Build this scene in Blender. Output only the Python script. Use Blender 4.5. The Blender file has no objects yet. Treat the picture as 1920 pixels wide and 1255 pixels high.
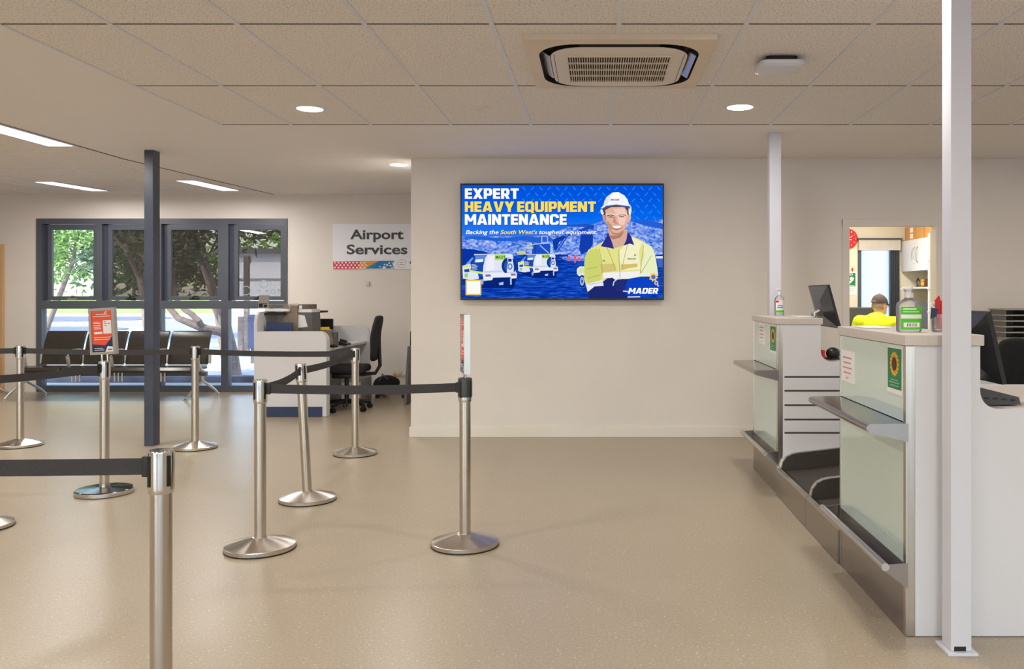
import bpy, bmesh, math, random
from mathutils import Vector, Matrix
random.seed(7)
sc = bpy.context.scene
COL = sc.collection
PI = math.pi
# ------------------------------------------------------------------ camera, sky, sun, exposure
W, H, F, PU, PV, EYE = 1920, 1255, 1600.0, 1119.0, 553.0, 1.35
cam_d = bpy.data.cameras.new('camera')
cam_d.sensor_width = 36.0
cam_d.lens = 36.0 * F / W
cam_d.shift_x = (W / 2 - PU) / W
cam_d.shift_y = -(H / 2 - PV) / W
cam_d.clip_start = 0.05
cam_d.clip_end = 500
cam = bpy.data.objects.new('camera', cam_d)
COL.objects.link(cam)
cam.location = (0, 0, EYE)
cam.rotation_euler = (PI / 2, 0, 0)
sc.camera = cam

EXPOSURE = 0.17
sc.view_settings.view_transform = 'Standard'
sc.view_settings.look = 'None'
sc.view_settings.exposure = EXPOSURE
sc.view_settings.gamma = 1.0
sc.view_settings.use_curve_mapping = False
sc.cycles.use_denoising = True

world = bpy.data.worlds.new('sky')
sc.world = world
world.use_nodes = True
wn = world.node_tree
wn.nodes.clear()
sky = wn.nodes.new('ShaderNodeTexSky')
sky.sky_type = 'NISHITA'
sky.sun_disc = False
sky.sun_elevation = math.radians(48)
sky.sun_rotation = math.radians(218)
sky.air_density = 1.0
sky.dust_density = 1.5
bgn = wn.nodes.new('ShaderNodeBackground')
bgn.inputs['Strength'].default_value = 0.80
won = wn.nodes.new('ShaderNodeOutputWorld')
wn.links.new(sky.outputs[0], bgn.inputs['Color'])
wn.links.new(bgn.outputs[0], won.inputs['Surface'])

sun_d = bpy.data.lights.new('sun', 'SUN')
sun_d.energy = 4.6
sun_d.angle = math.radians(0.6)
sun_d.color = (1.0, 0.97, 0.91)
sun = bpy.data.objects.new('sun', sun_d)
COL.objects.link(sun)
sun.rotation_euler = Vector((0.60, 0.78, -0.80)).to_track_quat('-Z', 'Y').to_euler()

LAMP = 1.0          # strength of the downlights
TUBE = 1.0          # strength of the long troffers


def P(u, v, Y):
    """place of a photographed point that stands Y metres in front of the eye"""
    return Vector(((u - PU) * Y / F, Y, EYE - (v - PV) * Y / F))


def X(u, Y):
    return (u - PU) * Y / F


def Z(v, Y):
    return EYE - (v - PV) * Y / F


# ------------------------------------------------------------------ materials
def lin(c):
    return tuple(((x / 255) / 12.92 if x / 255 <= 0.04045 else ((x / 255 + 0.055) / 1.055) ** 2.4) for x in c)


MATS = {}


def mat(name, rgb, rough=0.5, metal=0.0, var=0.04, vscale=12.0, bump=0.0, bscale=60.0, spec=0.5, stretch=None, coat=0.0, trans=0.0, ior=1.45, aniso=None):
    if name in MATS:
        return MATS[name]
    m = bpy.data.materials.new(name)
    m.use_nodes = True
    nt = m.node_tree
    b = nt.nodes['Principled BSDF']
    c = lin(rgb)
    b.inputs['Roughness'].default_value = rough
    b.inputs['Metallic'].default_value = metal
    b.inputs['Specular IOR Level'].default_value = spec
    b.inputs['Coat Weight'].default_value = coat
    b.inputs['Transmission Weight'].default_value = trans
    b.inputs['IOR'].default_value = ior
    if aniso:
        b.inputs['Anisotropic'].default_value = aniso
        tg = nt.nodes.new('ShaderNodeTangent')
        tg.direction_type = 'RADIAL'
        tg.axis = 'Z'
        nt.links.new(tg.outputs[0], b.inputs['Tangent'])
    tc = nt.nodes.new('ShaderNodeTexCoord')
    src = tc.outputs['Object']
    if stretch:
        mp = nt.nodes.new('ShaderNodeMapping')
        mp.inputs['Scale'].default_value = stretch
        nt.links.new(src, mp.inputs['Vector'])
        src = mp.outputs[0]
    n = nt.nodes.new('ShaderNodeTexNoise')
    n.inputs['Scale'].default_value = vscale
    n.inputs['Detail'].default_value = 3
    nt.links.new(src, n.inputs['Vector'])
    r = nt.nodes.new('ShaderNodeValToRGB')
    r.color_ramp.elements[0].position = 0.3
    r.color_ramp.elements[1].position = 0.7
    r.color_ramp.elements[0].color = (*[x * (1 - var) for x in c], 1)
    r.color_ramp.elements[1].color = (*[min(1, x * (1 + var)) for x in c], 1)
    nt.links.new(n.outputs['Fac'], r.inputs['Fac'])
    nt.links.new(r.outputs['Color'], b.inputs['Base Color'])
    if bump:
        n2 = nt.nodes.new('ShaderNodeTexNoise')
        n2.inputs['Scale'].default_value = bscale
        n2.inputs['Detail'].default_value = 2
        nt.links.new(src, n2.inputs['Vector'])
        bp = nt.nodes.new('ShaderNodeBump')
        bp.inputs['Strength'].default_value = bump
        bp.inputs['Distance'].default_value = 0.01
        nt.links.new(n2.outputs['Fac'], bp.inputs['Height'])
        nt.links.new(bp.outputs[0], b.inputs['Normal'])
    MATS[name] = m
    return m


def emit(name, rgb, k=1.0):
    if name in MATS:
        return MATS[name]
    m = bpy.data.materials.new(name)
    m.use_nodes = True
    nt = m.node_tree
    nt.nodes.clear()
    e = nt.nodes.new('ShaderNodeEmission')
    e.inputs['Color'].default_value = (*lin(rgb), 1)
    e.inputs['Strength'].default_value = k
    o = nt.nodes.new('ShaderNodeOutputMaterial')
    nt.links.new(e.outputs[0], o.inputs['Surface'])
    MATS[name] = m
    return m


def scr(rgb):
    """a colour shown by the lit screen"""
    return emit('screen_%02x%02x%02x' % tuple(rgb), rgb, 2 ** (-EXPOSURE))


def scr_noise(name, stops, scale, stretch=(1, 1, 1), axis=None, mixn=0.0):
    m = bpy.data.materials.new(name)
    m.use_nodes = True
    nt = m.node_tree
    nt.nodes.clear()
    tc = nt.nodes.new('ShaderNodeTexCoord')
    mp = nt.nodes.new('ShaderNodeMapping')
    mp.inputs['Scale'].default_value = stretch
    nt.links.new(tc.outputs['Generated'], mp.inputs['Vector'])
    n = nt.nodes.new('ShaderNodeTexNoise')
    n.inputs['Scale'].default_value = scale
    n.inputs['Detail'].default_value = 5
    nt.links.new(mp.outputs[0], n.inputs['Vector'])
    fac = n.outputs['Fac']
    if axis is not None:
        sx = nt.nodes.new('ShaderNodeSeparateXYZ')
        nt.links.new(tc.outputs['Generated'], sx.inputs[0])
        ma = nt.nodes.new('ShaderNodeMath')
        ma.operation = 'MULTIPLY_ADD'
        ma.inputs[1].default_value = mixn
        nt.links.new(n.outputs['Fac'], ma.inputs[0])
        nt.links.new(sx.outputs[axis], ma.inputs[2])
        fac = ma.outputs[0]
    r = nt.nodes.new('ShaderNodeValToRGB')
    els = r.color_ramp.elements
    while len(els) < len(stops):
        els.new(0.5)
    for e, (p, c) in zip(els, stops):
        e.position = p
        e.color = (*lin(c), 1)
    nt.links.new(fac, r.inputs['Fac'])
    e = nt.nodes.new('ShaderNodeEmission')
    e.inputs['Strength'].default_value = 2 ** (-EXPOSURE)
    nt.links.new(r.outputs[0], e.inputs['Color'])
    o = nt.nodes.new('ShaderNodeOutputMaterial')
    nt.links.new(e.outputs[0], o.inputs['Surface'])
    return m


def glassy(name, tint, refl=1.0, rough=0.0, haze=0.0, haze_rgb=(200, 200, 200)):
    """thin clear pane: lets light straight through and mirrors by Fresnel"""
    m = bpy.data.materials.new(name)
    m.use_nodes = True
    nt = m.node_tree
    nt.nodes.clear()
    t = nt.nodes.new('ShaderNodeBsdfTransparent')
    t.inputs['Color'].default_value = (*tint, 1)
    g = nt.nodes.new('ShaderNodeBsdfGlossy')
    g.inputs['Roughness'].default_value = rough
    fr = nt.nodes.new('ShaderNodeFresnel')
    fr.inputs['IOR'].default_value = 1.5
    mu = nt.nodes.new('ShaderNodeMath')
    mu.operation = 'MULTIPLY'
    mu.inputs[1].default_value = refl
    nt.links.new(fr.outputs[0], mu.inputs[0])
    mx = nt.nodes.new('ShaderNodeMixShader')
    nt.links.new(mu.outputs[0], mx.inputs[0])
    nt.links.new(t.outputs[0], mx.inputs[1])
    nt.links.new(g.outputs[0], mx.inputs[2])
    last = mx
    if haze:
        d = nt.nodes.new('ShaderNodeBsdfDiffuse')
        d.inputs['Color'].default_value = (*lin(haze_rgb), 1)
        m2 = nt.nodes.new('ShaderNodeMixShader')
        m2.inputs[0].default_value = haze
        nt.links.new(mx.outputs[0], m2.inputs[1])
        nt.links.new(d.outputs[0], m2.inputs[2])
        last = m2
    o = nt.nodes.new('ShaderNodeOutputMaterial')
    nt.links.new(last.outputs[0], o.inputs['Surface'])
    return m


def floor_material():
    m = bpy.data.materials.new('speckled_vinyl')
    m.use_nodes = True
    nt = m.node_tree
    L = nt.links.new
    b = nt.nodes['Principled BSDF']
    tc = nt.nodes.new('ShaderNodeTexCoord')
    n = nt.nodes.new('ShaderNodeTexNoise')
    n.inputs['Scale'].default_value = 90
    n.inputs['Detail'].default_value = 4
    L(tc.outputs['Object'], n.inputs['Vector'])
    r = nt.nodes.new('ShaderNodeValToRGB')
    r.color_ramp.elements[0].position = 0.35
    r.color_ramp.elements[1].position = 0.68
    r.color_ramp.elements[0].color = (*lin((163, 149, 127)), 1)
    r.color_ramp.elements[1].color = (*lin((182, 167, 144)), 1)
    L(n.outputs['Fac'], r.inputs['Fac'])
    v = nt.nodes.new('ShaderNodeTexVoronoi')
    v.inputs['Scale'].default_value = 34
    L(tc.outputs['Object'], v.inputs['Vector'])
    lt = nt.nodes.new('ShaderNodeMath')
    lt.operation = 'LESS_THAN'
    lt.inputs[1].default_value = 0.10
    L(v.outputs['Distance'], lt.inputs[0])
    mx = nt.nodes.new('ShaderNodeMix')
    mx.data_type = 'RGBA'
    L(lt.outputs[0], mx.inputs['Factor'])
    L(r.outputs[0], mx.inputs['A'])
    mx.inputs['B'].default_value = (*lin((222, 214, 200)), 1)
    # welded joints between the vinyl sheets
    sx = nt.nodes.new('ShaderNodeSeparateXYZ')
    L(tc.outputs['Object'], sx.inputs[0])

    def seam(sock, pos, w):
        a = nt.nodes.new('ShaderNodeMath')
        a.operation = 'SUBTRACT'
        L(sock, a.inputs[0])
        a.inputs[1].default_value = pos
        c = nt.nodes.new('ShaderNodeMath')
        c.operation = 'ABSOLUTE'
        L(a.outputs[0], c.inputs[0])
        d = nt.nodes.new('ShaderNodeMath')
        d.operation = 'LESS_THAN'
        d.inputs[1].default_value = w
        L(c.outputs[0], d.inputs[0])
        return d.outputs[0]
    s1 = seam(sx.outputs['Y'], 5.17, 0.0035)
    s2 = seam(sx.outputs['X'], -3.52, 0.0028)
    mm = nt.nodes.new('ShaderNodeMath')
    mm.operation = 'MAXIMUM'
    L(s1, mm.inputs[0])
    L(s2, mm.inputs[1])
    m2 = nt.nodes.new('ShaderNodeMix')
    m2.data_type = 'RGBA'
    hf = nt.nodes.new('ShaderNodeMath')
    hf.operation = 'MULTIPLY'
    hf.inputs[1].default_value = 0.6
    L(mm.outputs[0], hf.inputs[0])
    L(hf.outputs[0], m2.inputs['Factor'])
    L(mx.outputs['Result'], m2.inputs['A'])
    m2.inputs['B'].default_value = (*lin((110, 98, 84)), 1)
    L(m2.outputs['Result'], b.inputs['Base Color'])
    # worn polish
    n3 = nt.nodes.new('ShaderNodeTexNoise')
    n3.inputs['Scale'].default_value = 1.6
    L(tc.outputs['Object'], n3.inputs['Vector'])
    mr = nt.nodes.new('ShaderNodeMapRange')
    mr.inputs['To Min'].default_value = 0.285
    mr.inputs['To Max'].default_value = 0.34
    L(n3.outputs['Fac'], mr.inputs['Value'])
    L(mr.outputs[0], b.inputs['Roughness'])
    n4 = nt.nodes.new('ShaderNodeTexNoise')
    n4.inputs['Scale'].default_value = 220
    L(tc.outputs['Object'], n4.inputs['Vector'])
    bp = nt.nodes.new('ShaderNodeBump')
    bp.inputs['Strength'].default_value = 0.08
    bp.inputs['Distance'].default_value = 0.002
    L(n4.outputs['Fac'], bp.inputs['Height'])
    L(bp.outputs[0], b.inputs['Normal'])
    return m


def tile_material():
    m = bpy.data.materials.new('fissured_ceiling_tile')
    m.use_nodes = True
    nt = m.node_tree
    L = nt.links.new
    b = nt.nodes['Principled BSDF']
    b.inputs['Roughness'].default_value = 0.75
    b.inputs['Specular IOR Level'].default_value = 0.25
    tc = nt.nodes.new('ShaderNodeTexCoord')
    n = nt.nodes.new('ShaderNodeTexNoise')
    n.inputs['Scale'].default_value = 115
    n.inputs['Detail'].default_value = 2
    L(tc.outputs['Object'], n.inputs['Vector'])
    r = nt.nodes.new('ShaderNodeValToRGB')
    r.color_ramp.elements[0].position = 0.33
    r.color_ramp.elements[1].position = 0.46
    r.color_ramp.elements[0].color = (*lin((184, 177, 171)), 1)
    r.color_ramp.elements[1].color = (*lin((238, 232, 227)), 1)
    L(n.outputs['Fac'], r.inputs['Fac'])
    L(r.outputs[0], b.inputs['Base Color'])
    return m


M = dict(
    wall=mat('warm_white_paint', (228, 221, 214), 0.55, var=0.012, vscale=3, bump=0.05, bscale=180),
    wall_cream=mat('cream_paint', (236, 228, 204), 0.6, var=0.01, vscale=3),
    plaster=mat('ceiling_plaster', (236, 231, 227), 0.6, var=0.01, vscale=2),
    skirting=mat('skirting_gloss', (232, 224, 214), 0.35, var=0.01),
    white=mat('white_laminate', (219, 218, 222), 0.35, var=0.01, vscale=4),
    whitepaint=mat('white_powdercoat', (212, 212, 221), 0.35, var=0.01, vscale=6),
    greylam=mat('grey_stone_laminate', (206, 196, 188), 0.35, var=0.03, vscale=90),
    steel=mat('brushed_stainless', (196, 188, 178), 0.24, 1.0, var=0.12, vscale=90, stretch=(1, 1, .02)),
    steelh=mat('brushed_stainless_long', (164, 157, 150), 0.2, 1.0, var=0.06, vscale=30, stretch=(14, .3, 14)),
    chrome=mat('polished_chrome', (215, 210, 204), 0.1, 1.0, var=0.02),
    darkchrome=mat('dark_chrome', (120, 116, 112), 0.12, 1.0, var=0.02),
    alu=mat('satin_aluminium', (200, 198, 194), 0.3, 1.0, var=0.03),
    black=mat('black_plastic', (24, 24, 25), 0.42, var=0.1, vscale=20),
    blackfab=mat('black_fabric', (30, 30, 32), 0.85, var=0.2, vscale=120, bump=0.2, bscale=400),
    webbing=mat('black_webbing', (60, 57, 59), 0.8, var=0.2, vscale=300, bump=0.2, bscale=600),
    vinyl=mat('black_vinyl', (54, 49, 44), 0.25, var=0.08, vscale=30, bump=0.04, bscale=90),
    frame=mat('charcoal_window_frame', (84, 88, 98), 0.35, var=0.04),  # charcoal shifted towards blue to stand in for reflected sky
    column=mat('charcoal_with_reflected_blue', (66, 72, 88), 0.3, var=0.08, vscale=9),  # blue of reflected window light mixed into the charcoal
    navy=mat('navy_laminate', (46, 62, 98), 0.5, var=0.05),
    mint=mat('mint_back_painted_glass', (204, 222, 214), 0.06, var=0.01, vscale=2, coat=0.6),
    belt=mat('dark_conveyor_rubber', (62, 56, 50), 0.6, var=0.08, vscale=60, bump=0.15, bscale=200),
    tbar=mat('ceiling_tee_bar', (222, 222, 228), 0.45, var=0.02),
    gap=mat('dark_gap', (70, 64, 60), 0.8, var=0.05),
    acbody=mat('aged_ivory_plastic', (222, 206, 182), 0.5, var=0.03, vscale=5),
    acwhite=mat('ivory_plastic', (224, 214, 200), 0.45, var=0.02, vscale=5),
    dark=mat('deep_brown_black', (36, 30, 25), 0.7, var=0.1),
    taupe=mat('taupe_plastic', (140, 126, 110), 0.5, var=0.04),
    greyplastic=mat('grey_plastic', (98, 97, 98), 0.5, var=0.04),
    midgrey=mat('mid_grey_plastic', (150, 146, 142), 0.5, var=0.04),
    paper=mat('white_paper', (240, 238, 238), 0.7, var=0.01),
    red=mat('signal_red', (214, 40, 38), 0.45, var=0.03),
    redtext=mat('red_print', (206, 92, 96), 0.6, var=0.03),
    orange=mat('orange_print', (236, 88, 56), 0.45, var=0.02),
    navyprint=mat('navy_print', (36, 48, 92), 0.45, var=0.02),
    green=mat('poster_green', (30, 132, 74), 0.5, var=0.03),
    lime=mat('label_green', (84, 196, 40), 0.5, var=0.03),
    yellow=mat('sunflower_yellow', (246, 200, 20), 0.5, var=0.12, vscale=160),
    brown=mat('seed_brown', (84, 52, 30), 0.7, var=0.2, vscale=200),
    hivis=mat('hi_vis_yellow', (222, 246, 20), 0.7, var=0.03, vscale=20, bump=0.05, bscale=300),
    skin=mat('skin', (222, 168, 138), 0.5, var=0.05, vscale=30),
    hair=mat('grey_brown_hair', (150, 128, 112), 0.7, var=0.2, vscale=200),
    cap=mat('brown_cap_cloth', (78, 66, 62), 0.8, var=0.08, vscale=120),
    cardboard=mat('cardboard', (206, 148, 84), 0.7, var=0.06, vscale=8, stretch=(1, 1, 12)),
    signgrey=mat('sign_grey_print', (70, 72, 78), 0.5, var=0.02),
    yellowcable=mat('yellow_cable', (220, 182, 60), 0.5, var=0.03),
    wood=mat('tan_door_laminate', (206, 164, 120), 0.5, var=0.06, vscale=5, stretch=(8, 8, 1)),
    bark=mat('grey_bark', (128, 112, 104), 0.9, var=0.25, vscale=14, bump=0.5, bscale=30),
    concrete=mat('pale_concrete', (180, 182, 186), 0.85, var=0.06, vscale=1.5),
    kerb=mat('white_kerb', (236, 236, 232), 0.8, var=0.03),
    asphalt=mat('pale_asphalt', (140, 147, 162), 0.9, var=0.08, vscale=2),
    gravel=mat('blue_grey_gravel', (104, 108, 124), 0.95, var=0.4, vscale=3),
    lawn=mat('sunlit_lawn', (142, 166, 84), 0.95, var=0.2, vscale=0.8),
    render=mat('white_rendered_wall', (238, 238, 240), 0.8, var=0.02),
)
M['floor'] = floor_material()
M['tile'] = tile_material()
M['glass'] = glassy('clear_window_glass', (0.93, 0.95, 0.95), 1.0)
M['screen'] = glassy('insect_screen_glass', (0.50, 0.47, 0.45), 0.0, haze=0.14, haze_rgb=(120, 110, 102))
M['clear'] = glassy('clear_plastic', (0.97, 0.98, 0.99), 1.6, rough=0.02, haze=0.12, haze_rgb=(240, 242, 246))
M['silver'] = mat('silver_paint', (206, 202, 194), .32, .45, var=.02)
M['led'] = emit('lamp_diffuser', (255, 246, 232), 7.0)
M['tube'] = emit('troffer_diffuser', (255, 247, 236), 4.5)


# ------------------------------------------------------------------ mesh building
ORG = {}


class MB:
    def __init__(s):
        s.bm = bmesh.new()
        s.mi = 0

    def m(s, i):
        s.mi = i
        return s

    def _new(s, faces):
        for f in faces:
            f.material_index = s.mi

    def box(s, x0, x1, y0, y1, z0, z1, bev=0.0, seg=2):
        r = bmesh.ops.create_cube(s.bm, size=1.0)
        vs = r['verts']
        for v in vs:
            v.co = Vector(((x0 + x1) / 2 + v.co.x * (x1 - x0), (y0 + y1) / 2 + v.co.y * (y1 - y0), (z0 + z1) / 2 + v.co.z * (z1 - z0)))
        fs = set(f for v in vs for f in v.link_faces)
        s._new(fs)
        if bev:
            es = list(set(e for v in vs for e in v.link_edges))
            rr = bmesh.ops.bevel(s.bm, geom=es, offset=bev, segments=seg, affect='EDGES', profile=0.5)
            s._new(rr['faces'])
        return s

    def prism(s, pts, axis, a0, a1):
        def mk(p, a):
            if axis == 'y':
                return (p[0], a, p[1])
            if axis == 'x':
                return (a, p[0], p[1])
            return (p[0], p[1], a)
        A = [s.bm.verts.new(mk(p, a0)) for p in pts]
        B = [s.bm.verts.new(mk(p, a1)) for p in pts]
        fs = [s.bm.faces.new(A), s.bm.faces.new(B[::-1])]
        n = len(pts)
        for i in range(n):
            j = (i + 1) % n
            fs.append(s.bm.faces.new((A[j], A[i], B[i], B[j])))
        s._new(fs)
        bmesh.ops.recalc_face_normals(s.bm, faces=fs)
        return s

    def lathe(s, prof, cx=0, cy=0, n=32, axis='z', sx=1.0, sy=1.0):
        rings = []
        fs = []
        for r, z in prof:
            if r < 1e-6:
                rings.append([s.bm.verts.new((cx, cy, z))])
            else:
                rings.append([s.bm.verts.new((cx + sx * r * math.cos(2 * PI * i / n), cy + sy * r * math.sin(2 * PI * i / n), z)) for i in range(n)])
        for a, b in zip(rings, rings[1:]):
            for i in range(n):
                j = (i + 1) % n
                q = [a[i % len(a)], a[j % len(a)], b[j % len(b)], b[i % len(b)]]
                q2 = []
                for v in q:
                    if v not in q2:
                        q2.append(v)
                if len(q2) >= 3:
                    fs.append(s.bm.faces.new(q2))
        s._new(fs)
        bmesh.ops.recalc_face_normals(s.bm, faces=fs)
        return s

    def tube(s, pts, r, n=10, r2=None, flat=1.0):
        pts = [Vector(p) for p in pts]
        rings = []
        up = Vector((0, 0, 1))
        k = len(pts)
        for i, p in enumerate(pts):
            d = (pts[min(i + 1, k - 1)] - pts[max(i - 1, 0)]).normalized()
            a = d.cross(up)
            if a.length < 0.05:
                a = d.cross(Vector((0, 1, 0)))
            a.normalize()
            b = d.cross(a).normalized()
            rr = r if r2 is None else (r[i] if isinstance(r, (list, tuple)) else r + (r2 - r) * i / (k - 1))
            rings.append([s.bm.verts.new(p + a * math.cos(2 * PI * j / n) * rr + b * math.sin(2 * PI * j / n) * rr * flat) for j in range(n)])
        fs = []
        for a, b in zip(rings, rings[1:]):
            for i in range(n):
                j = (i + 1) % n
                fs.append(s.bm.faces.new((a[i], a[j], b[j], b[i])))
        fs.append(s.bm.faces.new(rings[0][::-1]))
        fs.append(s.bm.faces.new(rings[-1]))
        s._new(fs)
        bmesh.ops.recalc_face_normals(s.bm, faces=fs)
        return s

    def ball(s, c, r, n=16, rot=None):
        if not isinstance(r, (tuple, list)):
            r = (r, r, r)
        q = bmesh.ops.create_uvsphere(s.bm, u_segments=n, v_segments=max(6, n * 2 // 3), radius=1.0)
        for v in q['verts']:
            w = Vector((v.co.x * r[0], v.co.y * r[1], v.co.z * r[2]))
            if rot:
                w = rot @ w
            v.co = w + Vector(c)
        s._new(set(f for v in q['verts'] for f in v.link_faces))
        return s

    def capsule(s, a, b, ra, rb, n=14):
        a, b = Vector(a), Vector(b)
        s.ball(a, ra, n)
        s.ball(b, rb, n)
        s.tube([a, b], ra, n, r2=rb)
        return s

    def poly(s, pts):
        vs = [s.bm.verts.new(p) for p in pts]
        f = s.bm.faces.new(vs)
        s._new([f])
        return s

    def ribbon(s, pts, h, t):
        """an upright band of height h that follows pts"""
        pts = [Vector(p) for p in pts]
        k = len(pts)
        rings = []
        for i, p in enumerate(pts):
            d = pts[min(i + 1, k - 1)] - pts[max(i - 1, 0)]
            nrm = Vector((-d.y, d.x, 0)).normalized() * t / 2
            z = Vector((0, 0, h / 2))
            rings.append([s.bm.verts.new(q) for q in (p + nrm - z, p + nrm + z, p - nrm + z, p - nrm - z)])
        fs = []
        for a, b in zip(rings, rings[1:]):
            for i in range(4):
                j = (i + 1) % 4
                fs.append(s.bm.faces.new((a[i], a[j], b[j], b[i])))
        fs.append(s.bm.faces.new(rings[0][::-1]))
        fs.append(s.bm.faces.new(rings[-1]))
        s._new(fs)
        bmesh.ops.recalc_face_normals(s.bm, faces=fs)
        return s

    def spin(s, ang, axis, c):
        R = Matrix.Translation(c) @ Matrix.Rotation(ang, 4, axis) @ Matrix.Translation(-Vector(c))
        for v in s.bm.verts:
            v.co = R @ v.co
        return s

    def add_mesh(s, me):
        k = len(s.bm.faces)
        s.bm.from_mesh(me)
        s.bm.faces.ensure_lookup_table()
        for i in range(k, len(s.bm.faces)):
            s.bm.faces[i].material_index = s.mi
        return s

    def build(s, name, mats, parent=None, smooth=35):
        me = bpy.data.meshes.new(name)
        if parent is not None:
            off = ORG.get(parent.name, Vector((0, 0, 0)))
        else:
            xs = [v.co for v in s.bm.verts]
            off = Vector(((min(c.x for c in xs) + max(c.x for c in xs)) / 2, (min(c.y for c in xs) + max(c.y for c in xs)) / 2, min(c.z for c in xs)))
        for v in s.bm.verts:
            v.co -= off
        s.bm.to_mesh(me)
        s.bm.free()
        if not isinstance(mats, (list, tuple)):
            mats = [mats]
        for q in mats:
            me.materials.append(q)
        if smooth:
            me.shade_smooth()
            me.set_sharp_from_angle(angle=math.radians(smooth))
        o = bpy.data.objects.new(name, me)
        if smooth:
            wm = o.modifiers.new('even_normals', 'WEIGHTED_NORMAL')
            wm.keep_sharp = True
        COL.objects.link(o)
        if parent is not None:
            o.parent = parent
            ORG[o.name] = off
        else:
            o.location = off
            ORG[o.name] = off
        return o


def B(*a, **k):
    return MB().box(*a, **k)


def tag(o, label, cat, group=None):
    o['label'] = label
    o['category'] = cat
    if group:
        o['group'] = group
    return o


def struct(o):
    o['kind'] = 'structure'
    return o


def thing(name, label, cat, loc=(0, 0, 0), group=None):
    o = bpy.data.objects.new(name, None)
    o.empty_display_size = 0.1
    COL.objects.link(o)
    o.location = loc
    ORG[o.name] = Vector(loc)
    return tag(o, label, cat, group)


def dup(root, loc, rotz=0.0, label=None):
    def cp(o, par):
        c = o.copy()
        COL.objects.link(c)
        if par is not None:
            c.parent = par
        for ch in list(o.children):
            cp(ch, c)
        return c
    r = cp(root, None)
    r.location = loc
    r.rotation_euler = (0, 0, rotz)
    if label:
        r['label'] = label
    return r


CAPH = {}


def text_mesh(s, bold=0.0, shear=0.0, space=1.0):
    c = bpy.data.curves.new('lettering', 'FONT')
    c.body = s
    c.size = 1.0
    c.offset = bold
    c.shear = shear
    c.space_character = space
    c.resolution_u = 4
    o = bpy.data.objects.new('lettering', c)
    COL.objects.link(o)
    dg = bpy.context.evaluated_depsgraph_get()
    me = bpy.data.meshes.new_from_object(o.evaluated_get(dg))
    bpy.data.objects.remove(o)
    return me


def text(mb, s, x0, x1, base, cap, place, bold=0.0, shear=0.0, space=1.0):
    """letters fitted between x0 and x1 with capitals cap high; place(a, b) gives the 3D point"""
    key = (bold,)
    if key not in CAPH:
        q = text_mesh('H', bold)
        ys = [v.co.y for v in q.vertices]
        CAPH[key] = (min(ys), max(ys))
    y0, y1 = CAPH[key]
    me = text_mesh(s, bold, shear, space)
    xs = [v.co.x for v in me.vertices]
    a, b = min(xs), max(xs)
    for v in me.vertices:
        v.co = place(x0 + (v.co.x - a) / (b - a) * (x1 - x0), base + (v.co.y - y0) / (y1 - y0) * cap)
    mb.add_mesh(me)
    bpy.data.meshes.remove(me)


def circle(cx, cy, rx, ry=None, n=24, a0=0.0):
    ry = rx if ry is None else ry
    return [(cx + rx * math.cos(a0 + 2 * PI * i / n), cy + ry * math.sin(a0 + 2 * PI * i / n)) for i in range(n)]


# ------------------------------------------------------------------ the hall
CEIL = 2.64
YW, YF = 8.09, 11.85          # screen wall, window wall
XL, XR, YB = -9.4, 6.2, -5.0
XC = -1.762                   # corner of the screen wall
CF = 2.745                    # ceiling height at the window wall
XG, YG = -2.85, 6.46          # edges of the tiled ceiling
XS = -4.48                    # seam to the tiled ceiling over the waiting area

struct(B(XL, XR, YB, YF + 0.06, -0.10, 0.0).build('floor', M['floor'], smooth=0))
# ceiling: tiles over the hall, plaster border, tiles over the waiting area
struct(B(XG, XR, YB, YG, CEIL, CEIL + 0.06).build('ceiling', M['tile'], smooth=0))


def zc(y):
    return CEIL if y <= YW else CEIL + (CF - CEIL) * (y - YW) / (YF - YW)


def ceil_slab(mb, x0, x1, y0, y1):
    ys = [y0, y1] if not (y0 < YW < y1) else [y0, YW, y1]
    mb.prism([(y, zc(y)) for y in ys] + [(y1, zc(y1) + 0.06), (y0, zc(y0) + 0.06)], 'x', x0, x1)


mb = MB()
ceil_slab(mb, XS, XG, YB, YG)
ceil_slab(mb, XS, XC, YG, YF)
mb.box(XC, XR, YG, YW, CEIL, CEIL + 0.06)
struct(mb.build('ceiling_border', M['plaster'], smooth=0))
mb = MB()
ceil_slab(mb, XL, XS, YB, YF)
struct(mb.build('ceiling_waiting', M['tile'], smooth=0))
struct(B(XL - .2, XR + .2, YB - 2.4, YF + 0.5, 2.95, 3.05).build('ceiling_roof', M['plaster'], smooth=0))  # rear overhang lengthened, out of view, to keep sun off the rear glazing
mb = MB()
k = -5
for k in range(-4, 11):
    x = 0.105 + 0.605 * k
    if x < XR:
        mb.box(x - 0.012, x + 0.012, YB, YG, CEIL - 0.004, CEIL + 0.002)
mb.box(XG - 0.004, XG + 0.016, YB, YG, CEIL - 0.005, CEIL + 0.002)
mb.m(1)
for j in range(0, 10):
    y = YG - 1.2 * j
    mb.box(XG, XR, y - 0.004, y + 0.004, CEIL - 0.0025, CEIL + 0.002)
struct(mb.build('trim_1', [M['tbar'], M['gap']], smooth=0))
mb = MB()
for x in (XS - 0.006,):
    ceil = [(YB, zc(YB) - 0.004), (YW, zc(YW) - 0.004), (YF, zc(YF) - 0.004), (YF, zc(YF) + .002), (YW, zc(YW) + .002), (YB, zc(YB) + .002)]
    mb.prism(ceil, 'x', x - 0.006, x + 0.006)
mb.m(1)
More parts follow.
